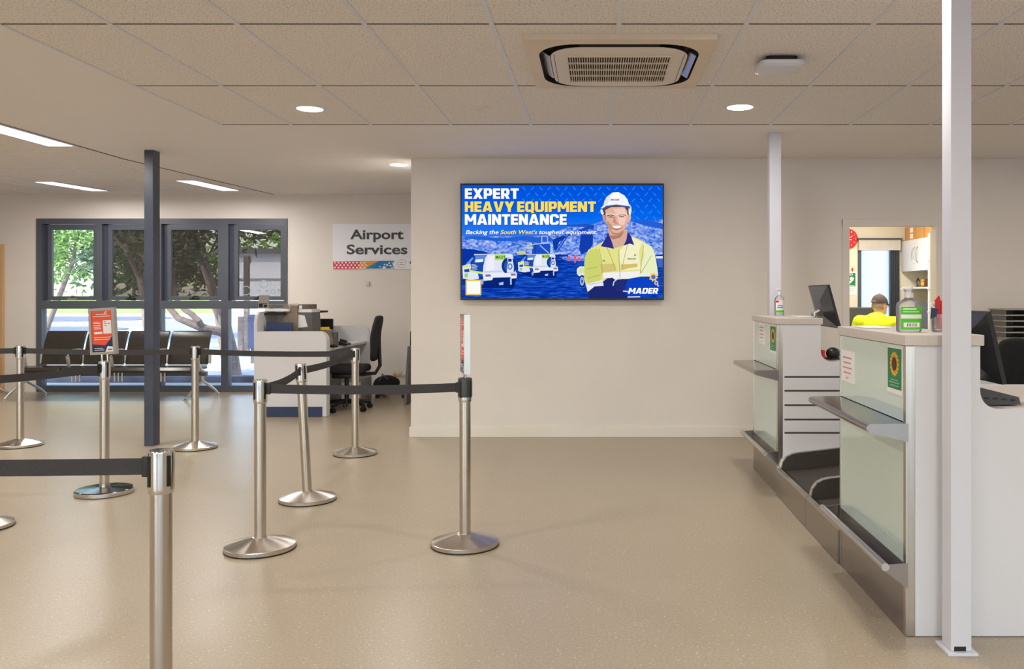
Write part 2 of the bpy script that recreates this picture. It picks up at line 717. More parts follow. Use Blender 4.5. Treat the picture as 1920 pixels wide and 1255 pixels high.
for x in (XS - 0.6 - .35, XS - 1.2 - .35, XS - 1.8 - .35, XS - 2.4 - .35, XS - 3.0 - .35, XS - 3.6 - .35, XS - 4.2 - .35):
    mb.prism([(YB, zc(YB) - 0.003), (YW, zc(YW) - 0.003), (YF, zc(YF) - 0.003), (YF, zc(YF) + .002), (YW, zc(YW) + .002), (YB, zc(YB) + .002)], 'x', x - 0.011, x + 0.011)
for j in range(0, 13):
    y = 11.28 - 1.2 * j
    mb.box(XL, XS, y - 0.006, y + 0.006, zc(y) - 0.003, zc(y) + 0.002)
struct(mb.build('trim_2', [M['gap'], M['tbar']], smooth=0))

# screen wall with the office doorway
DX0, DX1, DZ = X(1590, YW), X(1756, YW), Z(422, YW)
WT = 0.12
mb = B(XC, DX0, YW, YW + WT, 0, CEIL)
mb.box(DX1, XR, YW, YW + WT, 0, CEIL)
mb.box(DX0, DX1, YW, YW + WT, DZ, CEIL)
mb.box(XC, XC + WT, YW + WT, YF, 0, CF + .05)
struct(mb.build('wall_screen', M['wall'], smooth=0))
mb = B(DX0 - 0.055, DX0 + 0.01, YW - 0.018, YW + WT + .01, 0, DZ + 0.055, bev=0.004)
mb.box(DX1 - 0.01, DX1 + 0.055, YW - 0.018, YW + WT + .01, 0, DZ + 0.055, bev=0.004)
mb.box(DX0 - 0.055, DX1 + 0.055, YW - 0.0175, YW + WT + .0095, DZ - 0.01, DZ + 0.0545, bev=0.004)
struct(mb.build('door_1', M['wall']))
mb = B(XC - 0.014, DX0 - 0.06, YW - 0.014, YW + .001, 0, 0.10, bev=0.004)
mb.box(DX1 + 0.06, XR, YW - 0.014, YW + .001, 0, 0.10, bev=0.004)
struct(mb.build('baseboard_screen', M['skirting']))

# window wall
WX0, WX1 = X(69, YF), X(539, YF)
WZ0, WZ1 = 0.0, Z(410, YF)
mb = B(XL, WX0, YF, YF + 0.2, 0, CF + .05)
mb.box(WX1, XC + WT, YF, YF + 0.2, 0, CF + .05)
mb.box(WX0, WX1, YF, YF + 0.2, WZ1, CF + .05)
struct(mb.build('wall_far', M['wall'], smooth=0))
# side and rear walls; the rear wall is glazed to the car park
struct(B(XL - 0.2, XL, YB, YF + 0.2, 0, CF + .05).build('wall_left', M['wall'], smooth=0))
mb = MB()
mb.box(XR, XR + 0.2, YB, YW + 4, 0, CEIL + .05)
struct(mb.build('wall_right', M['wall'], smooth=0))
mb = B(XL, XR, YB - 0.2, YB, 2.3, CEIL + .1)
mb.box(XL, XL + 0.6, YB - 0.2, YB, 0, 2.3)
mb.box(XR - 0.6, XR, YB - 0.2, YB, 0, 2.3)
mb.box(-2.6, -1.6, YB - 0.2, YB, 0, 2.3)
struct(mb.build('wall_rear', M['wall'], smooth=0))


def glazing(name, x0, x1, y, z0, z1, cuts, t=0.06):
    mb = B(x0, x1, y - t / 2, y + t / 2, z0, z0 + 0.07)
    mb.box(x0, x1, y - t / 2, y + t / 2, z1 - 0.06, z1)
    for x in [x0 + .03] + cuts + [x1 - .03]:
        mb.box(x - 0.03, x + 0.03, y - t / 2, y + t / 2, z0, z1)
    f = struct(mb.build(name, M['frame'], smooth=0))
    xs = [x0 + .03] + cuts + [x1 - .03]
    for a, b in zip(xs, xs[1:]):
        B(a + .02, b - .02, y - .003, y + .003, z0 + .06, z1 - .05).build('pane', M['glass'], f, smooth=0)
    return f


glazing('window_2', XL + .6, -2.6, YB - .1, 0, 2.3, [-7.2, -5.6, -4.1])
glazing('window_3', -1.6, XR - .6, YB - .1, 0, 2.3, [0.2, 2.0, 3.8])
for (x0, x1) in ((XL + .6, -2.6), (-1.6, XR - .6)):
    ld = bpy.data.lights.new('daylight_opening', 'AREA')
    ld.shape = 'RECTANGLE'
    ld.size, ld.size_y = x1 - x0, 2.3
    ld.cycles.is_portal = True
    lo = bpy.data.objects.new('daylight_opening', ld)
    COL.objects.link(lo)
    lo.location = ((x0 + x1) / 2, YB - 0.02, 1.15)
    lo.rotation_euler = (PI / 2, 0, 0)

# ------------------------------------------------------------------ the window wall's glazing
yf = YF + 0.03
win = MB()
fw = 0.06
d0, d1 = YF - 0.015, YF + 0.10
ZT0, ZT1 = Z(579, YF), Z(564, YF)              # transom
m1, m2, m3 = X(187, YF), X(296, YF), X(422, YF)
win.box(WX0, WX1, d0, d1, WZ1 - 0.075, WZ1)
win.box(WX0, WX1, d0, d1, 0.0, 0.09)
win.box(WX0, WX0 + 0.075, d0, d1, 0.09, WZ1 - .075)
win.box(WX1 - 0.045, WX1, d0, d1, 0.09, WZ1 - .075)
win.box(WX0 + .075, WX1 - .045, d0, d1, ZT0, ZT1)
for x, w in ((m2, 0.055), (m3, 0.05)):
    win.box(x - w, x + w, d0, d1, 0.09, ZT0)
    win.box(x - w, x + w, d0, d1, ZT1, WZ1 - 0.075)
win.box(m1 - 0.04, m1 + 0.04, d0, d1, ZT1, WZ1 - 0.075)
window = struct(win.build('window_1', M['frame'], smooth=0))
for a, b in ((WX0 + .075, m2 - .055), (m2 + .055, m3 - .05), (m3 + .05, WX1 - .045)):
    B(a, b, yf + .02, yf + .026, 0.09, ZT0).build('pane', M['glass'], window, smooth=0)
for i, (a, b) in enumerate(((WX0 + .075, m1 - .04), (m1 + .04, m2 - .055), (m2 + .055, m3 - .05), (m3 + .05, WX1 - .045))):
    s = MB()
    w, za, zb = 0.055, ZT1 + 0.005, WZ1 - 0.08
    B(a, a + .07, d1 - .06, d1 - .02, za - .004, zb + .004).build('shade_strip', M['column'], window, smooth=0)  # dark strip standing in for the shadow gap beside each sash
    a += .07
    s.box(a, a + w, yf - .02, yf + .03, za, zb, bev=.004)
    s.box(b - w, b, yf - .02, yf + .03, za, zb, bev=.004)
    s.box(a + .01, b - .01, yf - .019, yf + .029, za, za + w, bev=.004)
    s.box(a + .01, b - .01, yf - .019, yf + .029, zb - w - .02, zb, bev=.004)
    sash = s.build('sash', M['frame'], window)
    B(a + w - .01, b - w + .01, yf + .012, yf + .018, za + w - .01, zb - w - .01).build('pane', M['glass'], sash, smooth=0)
    if i:
        B(a + w - .012, b - w + .012, yf + .02, yf + .0225, za + w - .012, zb - w - .01).build('insect_screen', M['screen'], sash, smooth=0)
    c = (a + b) / 2
    h = MB().box(c - .07, c + .07, yf - .034, yf - .020, za + .01, za + .03, bev=.003)
    h.tube([(c - .02, yf - .04, za + .03), (c + .01, yf - .05, za + .06), (c + .06, yf - .045, za + .05)], .009)
    h.build('handle', M['alu' if i == 0 else 'black'], sash)
    if i == 3:
        st = MB()
        for (u, v, r) in ((494, 533, 8), (461, 545, 9), (484, 547, 3.5), (500, 546, 2.6), (511, 547, 4.6), (522, 545, 3), (529, 541, 2.2), (443, 540, 4), (506, 532, 3)):
            p = P(u, v, yf)
            R = r * yf / F
            o_, i_ = circle(p.x, p.z, R, n=28), circle(p.x, p.z, R - .012, n=28)
            for q in range(28):
                n_ = (q + 1) % 28
                st.poly([(o_[q][0], yf + .0105, o_[q][1]), (o_[n_][0], yf + .0105, o_[n_][1]), (i_[n_][0], yf + .0105, i_[n_][1]), (i_[q][0], yf + .0105, i_[q][1])])
        st.build('sticker', mat('frosted_sticker', (150, 175, 190), .6), sash, smooth=0)

# wooden door at the left end of the window wall
mb = B(XL + 0.02, X(9, YF), YF - 0.05, YF - .002, 0.005, 2.05, bev=.004)
door = struct(mb.build('door_2', M['wood']))
B(X(9, YF) - .16, X(9, YF) - .06, YF - .11, YF - .05, .98, 1.01, bev=.006).build('door_handle', M['alu'], door)

# ------------------------------------------------------------------ ceiling fittings
def downlight(x, y, z, label, power):
    t = thing('downlight', label, 'ceiling light', (x, y, z), 'round downlights in the ceiling')
    MB().lathe([(.088, z - .001), (.098, z - .004), (.104, z - .002), (.104, z + .001), (.088, z + .001)], x, y, 40).build('trim_ring', M['whitepaint'], t)
    MB().lathe([(0, z - .0035), (.084, z - .0035), (.088, z - .0012), (.088, z + .02), (0, z + .02)], x, y, 36).build('diffuser', M['led'], t)
    ld = bpy.data.lights.new('downlight_lamp', 'AREA')
    ld.shape = 'DISK'
    ld.size = 0.16
    ld.energy = power * LAMP
    ld.color = (1.0, 0.965, 0.925)
    lo = bpy.data.objects.new('downlight_lamp', ld)
    COL.objects.link(lo)
    lo.parent = t
    lo.location = (0, 0, -.006)
    return t


DLW = 15.5
downlight(-1.99, 5.92, CEIL, 'lit round downlight in the tiled ceiling left of the air conditioner', DLW)
downlight(0.985, 5.87, CEIL, 'lit round downlight in the tiled ceiling right of the air conditioner', DLW)
downlight(X(748, 8.55), 8.55, zc(8.55), 'lit round downlight in the plaster ceiling beside the screen wall corner', DLW)
for x in (-1.99, 1.02, 4.0):
    for y in (3.62, 1.3, -1.0, -3.3):
        if (x, y) != (1.02, 3.62):
            downlight(x, y, CEIL, 'lit round downlight in the tiled ceiling above the front of the hall', DLW)
downlight(1.02, 3.62, CEIL, 'lit round downlight at the top edge of the photo near the white post', DLW)
downlight(4.0, 5.87, CEIL, 'lit round downlight in the tiled ceiling over the check-in desks', DLW)


def troffer(x, y0, y1, label, w=.22, power=25):
    ym = (y0 + y1) / 2
    z = zc(ym)
    t = thing('ceiling_light', label, 'ceiling light', (x, ym, z), 'long lights over the waiting area')
    sl = (zc(y1) - zc(y0)) / (y1 - y0)

    def sh(mb):
        for v in mb.bm.verts:
            v.co.z += sl * (v.co.y - ym)
        return mb
    f = MB()
    f.box(x - w / 2 - .02, x - w / 2, y0 - .02, y1 + .02, z - .012, z + .01)
    f.box(x + w / 2, x + w / 2 + .02, y0 - .02, y1 + .02, z - .012, z + .01)
    f.box(x - w / 2, x + w / 2, y0 - .02, y0, z - .012, z + .01)
    f.box(x - w / 2, x + w / 2, y1, y1 + .02, z - .012, z + .01)
    sh(f).build('frame', M['whitepaint'], t, smooth=0)
    sh(B(x - w / 2, x + w / 2, y0, y1, z - .008, z + .004)).build('diffuser', M['tube'], t, smooth=0)
    ld = bpy.data.lights.new('troffer_lamp', 'AREA')
    ld.shape = 'RECTANGLE'
    ld.size, ld.size_y = w * .9, (y1 - y0) * .96
    ld.energy = power * TUBE
    ld.color = (1.0, 0.965, 0.925)
    lo = bpy.data.objects.new('troffer_lamp', ld)
    COL.objects.link(lo)
    lo.parent = t
    lo.location = (0, 0, -.03)
    return t


troffer(-4.61, 6.14, 7.34, 'long lit ceiling light cut by the left edge of the photo')
troffer(-6.55, 10.1, 11.25, 'long lit ceiling light above the left window panes')
troffer(-4.80, 9.95, 11.2, 'long lit ceiling light right of the charcoal column')
troffer(-6.9, 6.2, 7.4, 'added long ceiling light out of view above the left end of the queue')  # unseen lamp added to help light the waiting area
for y in (2.4, -1.4):
    for x in (-4.61, -6.9):
        troffer(x, y, y + 1.2, 'long lit ceiling light over the front of the waiting area')

# air conditioner cassette
ax0, ax1, ay0, ay1 = -.368, .60, 4.21, 5.21
acx, acy = (ax0 + ax1) / 2, (ay0 + ay1) / 2
ac = thing('air_conditioner', 'ivory cassette air conditioner set in the tiled ceiling', 'air conditioner', (acx, acy, CEIL))


def rrect(x0, x1, y0, y1, r, n=8):
    out = []
    for cx, cy, a in ((x1 - r, y1 - r, 0), (x0 + r, y1 - r, PI / 2), (x0 + r, y0 + r, PI), (x1 - r, y0 + r, 1.5 * PI)):
        for i in range(n + 1):
            t = a + PI / 2 * i / n
            out.append((cx + r * math.cos(t), cy + r * math.sin(t)))
    return out


def ringz(mb, o, i, z0, z1):
    n = len(o)
    A = [mb.bm.verts.new((*p, z0)) for p in o]
    C = [mb.bm.verts.new((*p, z1)) for p in i]
    fs = [mb.bm.faces.new((A[k], A[(k + 1) % n], C[(k + 1) % n], C[k])) for k in range(n)]
    mb._new(fs)
    bmesh.ops.recalc_face_normals(mb.bm, faces=fs)


outer = rrect(ax0, ax1, ay0, ay1, .012)
hole = rrect(ax0 + .065, ax1 - .065, ay0 + .065, ay1 - .065, .21)
fl = MB()
ringz(fl, outer, hole, CEIL - .030, CEIL - .034)
ringz(fl, outer, outer, CEIL - .030, CEIL - .0005)
fl.m(1)
ringz(fl, hole, rrect(ax0 + .068, ax1 - .068, ay0 + .068, ay1 - .068, .205), CEIL - .034, CEIL - .002)
fl.build('panel', [M['acbody'], M['dark']], ac)
MB().prism(hole, 'z', CEIL - .004, CEIL - .001).build('air_duct', M['dark'], ac, smooth=0)
inner = rrect(ax0 + .125, ax1 - .125, ay0 + .105, ay1 - .105, .17)
cb = MB().prism(inner, 'z', CEIL - .042, CEIL - .037)
cbo = cb.build('centre_panel', M['acwhite'], ac)
MB().prism(rrect(ax0 + .15, ax1 - .15, ay0 + .14, ay1 - .14, .11), 'z', CEIL - .037, CEIL - .004).build('slot_shade_core', M['dark'], ac)  # dark block added so the slot round the centre panel looks shaded
for (x0, x1) in ((ax0 + .078, ax0 + .12), (ax1 - .12, ax1 - .078)):
    v = MB().prism([(x0, CEIL - .010), (x0 + .004, CEIL - .008), (x1, CEIL - .034), (x1 - .004, CEIL - .036)], 'y', ay0 + .27, ay1 - .27)
    v.build('louvre', M['alu'], ac, smooth=0)
for (y0, y1) in ((ay0 + .078, ay0 + .11), (ay1 - .11, ay1 - .078)):
    v = MB().prism([(y0, CEIL - .010), (y0 + .004, CEIL - .008), (y1, CEIL - .034), (y1 - .004, CEIL - .036)], 'x', ax0 + .28, ax1 - .28)
    v.build('louvre', M['dark'], ac, smooth=0)
gx0, gx1, gy0, gy1 = acx - .27, acx + .27, acy - .26, acy + .26
gb = B(gx0, gx1, gy0, gy1, CEIL - .0425, CEIL - .040)
gb.m(1)
for i in range(43):
    x = gx0 + (gx1 - gx0) * i / 42
    gb.box(x - .0022, x + .0022, gy0, gy1, CEIL - .050, CEIL - .0415)
for i in range(5):
    y = gy0 + (gy1 - gy0) * i / 4
    gb.box(gx0 - .004, gx1 + .004, y - .006, y + .006, CEIL - .0505, CEIL - .0415)
gb.build('intake_grille', [M['dark'], M['acbody']], ac, smooth=0)
for x in (acx - .34, acx + .34):
    B(x - .0015, x + .0015, gy0 - .02, gy1 + .03, CEIL - .0428, CEIL - .0415).build('hatch_line', M['gap'], ac, smooth=0)

# wireless access point and small round blanking plate
ap_c = P(1461, 118, 1600 * (CEIL - EYE) / (553 - 112))
ap = thing('access_point', 'rounded white wireless access point hung under the ceiling tiles', 'access point', (ap_c.x, ap_c.y, CEIL))
MB().prism(rrect(ap_c.x - .085, ap_c.x + .085, ap_c.y - .085, ap_c.y + .085, .03), 'z', CEIL - .03, CEIL).build('bracket', M['black'], ap)
apb = MB()
for (i0, z0, i1, z1) in ((.0, -.03, .0, -.05), (.0, -.05, .02, -.062)):
    ringz(apb, rrect(ap_c.x - .12 + i0, ap_c.x + .12 - i0, ap_c.y - .12 + i0, ap_c.y + .12 - i0, .05), rrect(ap_c.x - .12 + i1, ap_c.x + .12 - i1, ap_c.y - .12 + i1, ap_c.y + .12 - i1, .05), CEIL + z0, CEIL + z1)
for z, i in ((-.03, 0), (-.062, .02)):
    apb.poly([(*p, CEIL + z) for p in rrect(ap_c.x - .12 + i, ap_c.x + .12 - i, ap_c.y - .12 + i, ap_c.y + .12 - i, .05)])
apb.build('housing', M['whitepaint'], ap)
q = P(897, 202, 1600 * (CEIL - EYE) / (553 - 202))
tag(MB().lathe([(0, CEIL - .008), (.06, CEIL - .008), (.075, CEIL - .003), (.075, CEIL + .001)], q.x, q.y, 32).build('blanking_plate', M['acwhite']), 'flat round ivory blanking plate on the ceiling left of the air conditioner', 'plate')

# ------------------------------------------------------------------ posts and column
def post(name, x0, x1, y0, y1, label, m, plate=False, cat='post'):
    t = thing(name, label, cat, ((x0 + x1) / 2, (y0 + y1) / 2, 0))
    B(x0, x1, y0, y1, 0.012 if plate else 0, CEIL, bev=.004).build('shaft', m, t)
    if plate:
        B(x0 - .018, x1 + .018, y0 - .02, y1 + .02, 0, .012, bev=.003).build('base_plate', m, t)
        B(x0 + .012, x1 - .022, y0 - .0015, y0 + .01, .014, .030).build('slot', M['dark'], t, smooth=0)
    return t


post('support_post', X(1783, 3.20), X(1822, 3.20), 3.20, 3.285, 'white square post with floor plate in front of the near check-in desk', M['whitepaint'], True)
post('support_post', X(1443, 6.78), X(1465, 6.78), 6.78, 6.87, 'white square post rising behind the far check-in desk', M['whitepaint'], True)
post('column', X(270, 7.60), X(287, 7.60), 7.60, 7.72, 'charcoal square steel column among the queue barriers', M['column'], cat='column')

# ------------------------------------------------------------------ wall screen
tvx0, tvx1, tvz0, tvz1 = X(863, 8.0), X(1245, 8.0), Z(563, 8.0), Z(344, 8.0)
TVY = 8.0
tv = thing('television', 'large wall screen showing a blue mining maintenance advertisement', 'television', ((tvx0 + tvx1) / 2, TVY + .04, tvz0))
B(tvx0, tvx1, TVY, TVY + .045, tvz0, tvz1, bev=.004).build('casing', M['black'], tv)
B(tvx0 + .25, tvx1 - .25, TVY + .045, YW - .001, tvz0 + .12, tvz1 - .3).build('wall_bracket', M['black'], tv, smooth=0)
lg = MB()
text(lg, 'LG', X(1050, TVY), X(1056, TVY), tvz0 + .0055, .010, lambda a, b: (a, TVY - .0008, b))
lg.build('logo', M['midgrey'], tv, smooth=0)


class Ad:
    """flat artwork of the lit picture: every shape is one layer further out"""
    def __init__(s):
        s.mb = MB()
        s.mats = []
        s.k = 0

    def use(s, c):
        m_ = scr(c) if isinstance(c, tuple) else c
        if m_ not in s.mats:
            s.mats.append(m_)
        s.mb.mi = s.mats.index(m_)
        s.k += 1

    def at(s, cx, cy):
        y = TVY - .0006 - s.k * .00002
        return Vector(((850 + cx / 4.683 - PU) * TVY / F, y, EYE - (330 + cy / 4.683 - PV) * TVY / F))

    def poly(s, c, pts):
        s.use(c)
        s.mb.poly([s.at(*p) for p in pts])

    def rect(s, c, x0, y0, x1, y1):
        s.poly(c, [(x0, y0), (x1, y0), (x1, y1), (x0, y1)])

    def disc(s, c, cx, cy, rx, ry=None, n=28):
        s.poly(c, circle(cx, cy, rx, ry, n))

    def line(s, c, pts, w):
        s.use(c)
        for a, b in zip(pts, pts[1:]):
            dx, dy = b[0] - a[0], b[1] - a[1]
            l = math.hypot(dx, dy) or 1
            nx, ny = -dy / l * w / 2, dx / l * w / 2
            s.mb.poly([s.at(a[0] + nx, a[1] + ny), s.at(b[0] + nx, b[1] + ny), s.at(b[0] - nx, b[1] - ny), s.at(a[0] - nx, a[1] - ny)])

    def text(s, c, t, x0, x1, base, cap, **k):
        s.use(c)
        text(s.mb, t, x0, x1, base, cap, lambda a, b: s.at(a, base - (b - base)), **k)


ad = Ad()
bgm = scr_noise('screen_backdrop', [(0.45, (84, 134, 232)), (0.66, (34, 118, 238)), (0.80, (4, 104, 236)), (1.0, (0, 84, 220))], 9, (1, 1, 2), axis=2, mixn=0.16)
mtn = scr_noise('screen_hills', [(0.34, (28, 92, 214)), (0.45, (92, 136, 228)), (0.56, (140, 166, 238)), (0.72, (206, 212, 248))], 34, (2.0, 1, 1.7))
gnd = scr_noise('screen_ground', [(0.35, (2, 40, 138)), (0.5, (8, 62, 178)), (0.7, (44, 104, 222))], 22, (1, 1, 5))
ad.rect(bgm, 75, 82, 1838, 1075)
for j in range(7):
    for i in range(17):
        cx, cy = 620 + i * 74 + (37 if j % 2 else 0), 110 + j * 52
        if cx < 1820 and cy < 440 and not (cy > 220 and cx < 1270) and not (cy > 330 and cx < 1010):
            s_ = 1 if (i + j) % 2 else -1
            ad.line((48, 140, 250), [(cx - 14, cy + 14 * s_), (cx + 14, cy - 14 * s_)], 7)
ad.poly(mtn, [(75, 530), (220, 545), (420, 528), (640, 540), (820, 522), (960, 470), (1060, 430), (1180, 440), (1300, 400), (1500, 380), (1660, 420), (1838, 380), (1838, 730), (75, 730)])
for pts in ([(75, 540), (180, 530), (420, 545), (640, 528), (800, 545), (700, 565), (430, 575), (200, 560)],
            [(700, 545), (830, 520), (880, 560), (760, 590), (640, 580)],
            [(1560, 400), (1700, 380), (1838, 420), (1838, 470), (1700, 440)]):
    ad.poly((34, 96, 214), pts)
ad.poly((8, 52, 160), [(75, 638), (180, 645), (290, 668), (340, 700), (340, 800), (75, 800)])
ad.poly(gnd, [(75, 760), (330, 720), (640, 690), (900, 700), (1000, 745), (1200, 750), (1838, 690), (1838, 1075), (75, 1075)])
# excavator and the parked machines
ad.poly((30, 84, 190), [(1000, 432), (1190, 420), (1235, 440), (1228, 480), (1190, 450), (1010, 445)])
ad.poly((16, 62, 176), [(1120, 500), (1190, 480), (1228, 520), (1225, 600), (1190, 660), (1120, 690), (1105, 640)])
ad.line((24, 74, 190), [(1235, 440), (1000, 520), (905, 660)], 26)
ad.line((130, 160, 236), [(1000, 520), (905, 660)], 6)
ad.poly((12, 58, 170), [(870, 560), (960, 525), (1000, 535), (930, 580), (900, 660), (880, 640)])
ad.rect((26, 80, 200), 690, 590, 850, 690)
ad.rect((150, 178, 238), 770, 525, 832, 590)
ad.rect((40, 96, 214), 782, 535, 822, 580)
ad.line((180, 200, 244), [(705, 600), (850, 590)], 8)
ad.line((180, 200, 244), [(850, 590), (880, 690)], 8)
ad.line((20, 60, 170), [(720, 610), (720, 690)], 10)
ad.line((160, 190, 240), [(760, 610), (840, 680)], 9)
ad.rect((196, 200, 190), 640, 620, 700, 640)
ad.line((214, 224, 120), [(650, 612), (705, 604)], 8)
ad.poly((206, 206, 120), [(560, 690), (580, 655), (630, 660), (640, 690)])
ad.line((204, 216, 246), [(890, 680), (980, 676)], 10)
ad.poly((10, 50, 156), [(890, 692), (1000, 690), (1010, 705), (890, 716)])
for cx, cy, h_ in ((1016, 722, 50), (1069, 725, 76), (1105, 728, 44)):
    ad.poly((232, 92, 120), [(cx - 9, cy - h_ / 2 + 8), (cx + 9, cy - h_ / 2 + 8), (cx + 11, cy), (cx + 7, cy + h_ / 2), (cx - 7, cy + h_ / 2), (cx - 11, cy)])
    ad.disc((250, 180, 190), cx, cy - h_ / 2 + 3, 6, n=10)


def truck(f, num):
    """a service truck seen from behind; f maps its own pixel frame onto the picture"""
    def pl(c, pts):
        ad.poly(c, [f(*p) for p in pts])

    def dc(c, cx, cy, rx, ry):
        ad.poly(c, [f(*p) for p in circle(cx, cy, rx, ry)])
    dk, wh = (14, 52, 138), (224, 230, 248)
    pl((6, 36, 120), [(90, 900), (560, 890), (530, 985), (250, 985), (120, 930)])
    dc(dk, 252, 930, 24, 44)
    dc((150, 170, 224), 254, 930, 11, 24)
    pl(wh, [(80, 790), (150, 768), (160, 830), (215, 850), (225, 905), (150, 915), (85, 900)])
    pl((210, 232, 120), [(80, 788), (150, 782), (150, 800), (80, 806)])
    pl((150, 210, 110), [(100, 858), (130, 856), (128, 892), (98, 892)])
    pl((34, 70, 160), [(95, 822), (140, 815), (142, 845), (98, 846)])
    pl((110, 150, 230), [(110, 775), (165, 715), (180, 720), (140, 775)])
    pl((22, 74, 170), [(182, 692), (300, 690), (266, 858), (148, 832)])
    pl((96, 136, 214), [(196, 700), (290, 698), (282, 752), (186, 760)])
    pl((235, 240, 252), [(196, 735), (262, 730), (258, 756), (192, 760)])
    for yy, w in ((778, 40), (790, 55), (802, 45), (814, 50)):
        pl((220, 228, 250), [(160, yy), (160 + w, yy + 3), (160 + w, yy + 8), (159, yy + 5)])
    pl((212, 234, 110), [(146, 826), (266, 846), (264, 866), (144, 842)])
    pl((196, 206, 236), [(182, 686), (500, 682), (525, 692), (300, 694), (182, 698)])
    pl(wh, [(300, 692), (520, 690), (538, 760), (550, 858), (260, 862), (264, 790), (282, 720)])
    pl((236, 238, 250), [(310, 702), (360, 700), (362, 830), (285, 835), (290, 760)])
    pl((200, 210, 238), [(270, 835), (545, 828), (550, 842), (268, 850)])
    pl((178, 226, 92), [(364, 690), (460, 688), (460, 738), (364, 742)])
    dc(dk, 490, 790, 66, 76)
    dc((40, 86, 176), 490, 792, 44, 54)
    dc((170, 188, 232), 496, 800, 26, 34)
    dc(dk, 496, 800, 12, 15)
    pl((218, 226, 248), [(474, 716), (518, 716), (532, 800), (530, 850), (470, 850), (474, 790), (480, 770)])
    pl(dk, [(482, 728), (510, 728), (514, 752), (482, 754)])
    dc((70, 108, 196), 498, 796, 22, 28)
    dc((210, 220, 246), 498, 796, 13, 17)
    pl((232, 236, 250), [(258, 858), (558, 850), (556, 898), (510, 902), (500, 890), (350, 894), (340, 915), (266, 922)])
    pl((130, 110, 160), [(282, 866), (328, 865), (330, 884), (282, 885)])
    pl((130, 110, 160), [(505, 858), (548, 857), (546, 876), (505, 877)])
    pl((200, 90, 110), [(284, 869), (298, 868), (298, 882), (284, 883)])
    pl((200, 90, 110), [(534, 860), (547, 860), (546, 874), (534, 874)])
    pl((190, 204, 240), [(498, 900), (512, 900), (512, 955), (500, 958)])
    pl((170, 190, 236), [(400, 940), (440, 930), (440, 958), (404, 960)])
    a, b = f(372, 728), f(455, 728)
    t0 = f(372, 700)
    ad.text((40, 84, 60), num, a[0], b[0], a[1], a[1] - t0[1], bold=.02)


truck(lambda x, y: (x, y), 'MA219')
truck(lambda x, y: (568 + (x - 80) * .735, 690 + (y - 690) * .70), 'MA208')
ad.poly((226, 230, 244), [(1085, 815), (1110, 795), (1160, 795), (1160, 880), (1105, 882), (1085, 860)])
ad.poly((214, 226, 160), [(1100, 812), (1160, 806), (1160, 850), (1098, 858)])
ad.disc((10, 40, 124), 1130, 925, 30, 54)
ad.disc((150, 176, 232), 1130, 925, 20, 40)
ad.disc((40, 80, 170), 1130, 925, 8, 16)
ad.rect((228, 232, 248), 1780, 705, 1838, 725)
ad.poly((60, 104, 206), [(1784, 725), (1838, 725), (1838, 800), (1800, 800)])
# the worker in the advertisement
yel, yel2, yel3, nav = (226, 226, 140), (206, 212, 112), (242, 240, 196), (30, 46, 138)
ad.poly((216, 172, 150), [(1360, 470), (1530, 470), (1528, 560), (1500, 610), (1430, 652), (1390, 610), (1362, 560)])
ad.poly(yel, [(1328, 568), (1400, 640), (1500, 610), (1572, 530), (1640, 560), (1740, 620), (1770, 680), (1790, 800), (1798, 880), (1720, 960), (1640, 900), (1320, 920), (1180, 1020), (1148, 900), (1155, 720), (1185, 650), (1260, 610)])
ad.poly(yel2, [(1160, 700), (1200, 650), (1270, 640), (1300, 760), (1310, 860), (1290, 920), (1180, 950), (1150, 880), (1150, 760)])
ad.poly(yel3, [(1500, 612), (1575, 545), (1660, 580), (1630, 660), (1640, 820), (1470, 835), (1460, 660)])
ad.poly((234, 238, 196), [(1660, 580), (1745, 630), (1775, 720), (1795, 860), (1660, 870), (1640, 800), (1680, 690)])
ad.poly((210, 196, 120), [(1285, 775), (1420, 770), (1425, 835), (1300, 850)])
ad.poly((216, 190, 110), [(1470, 778), (1620, 770), (1615, 800), (1540, 812), (1475, 830)])
for pts in ([(1280, 640), (1300, 740), (1310, 860)], [(1350, 630), (1430, 830)], [(1450, 650), (1462, 850)], [(1530, 600), (1475, 830)], [(1670, 610), (1640, 860)], [(1740, 700), (1650, 850)], [(1170, 820), (1260, 800)], [(1180, 900), (1290, 870)]):
    ad.line((176, 166, 92), pts, 5)
ad.poly((242, 240, 240), [(1310, 852), (1640, 835), (1632, 905), (1540, 900), (1350, 905), (1320, 900)])
ad.line((150, 150, 170), [(1462, 845), (1462, 900)], 5)
ad.poly((236, 234, 244), [(1165, 950), (1310, 915), (1320, 965), (1240, 975), (1180, 1020)])
ad.line((150, 156, 190), [(1185, 955), (1310, 935)], 4)
ad.poly((232, 240, 236), [(1640, 855), (1790, 850), (1795, 885), (1640, 880)])
ad.poly((28, 40, 112), [(1180, 1020), (1240, 970), (1318, 965), (1330, 900), (1400, 895), (1420, 915), (1530, 905), (1640, 885), (1795, 880), (1810, 940), (1700, 1000), (1540, 1010), (1520, 1075), (1190, 1075)])
ad.poly((12, 66, 196), [(1530, 905), (1640, 885), (1795, 880), (1830, 1000), (1700, 1075), (1530, 1060), (1500, 1000)])
ad.poly((36, 44, 120), [(1400, 915), (1500, 905), (1515, 985), (1490, 1010), (1430, 1010), (1402, 970)])
ad.line((228, 232, 246), [(1402, 965), (1410, 930), (1440, 905)], 8)
ad.line((220, 228, 246), [(1318, 920), (1345, 900)], 7)
ad.line((214, 224, 246), [(1490, 1012), (1545, 1016)], 9)
ad.poly((46, 46, 138), [(1362, 500), (1392, 580), (1410, 640), (1330, 625), (1295, 618), (1330, 560)])
ad.poly((46, 46, 138), [(1530, 490), (1560, 530), (1588, 608), (1550, 595), (1495, 612), (1520, 560)])
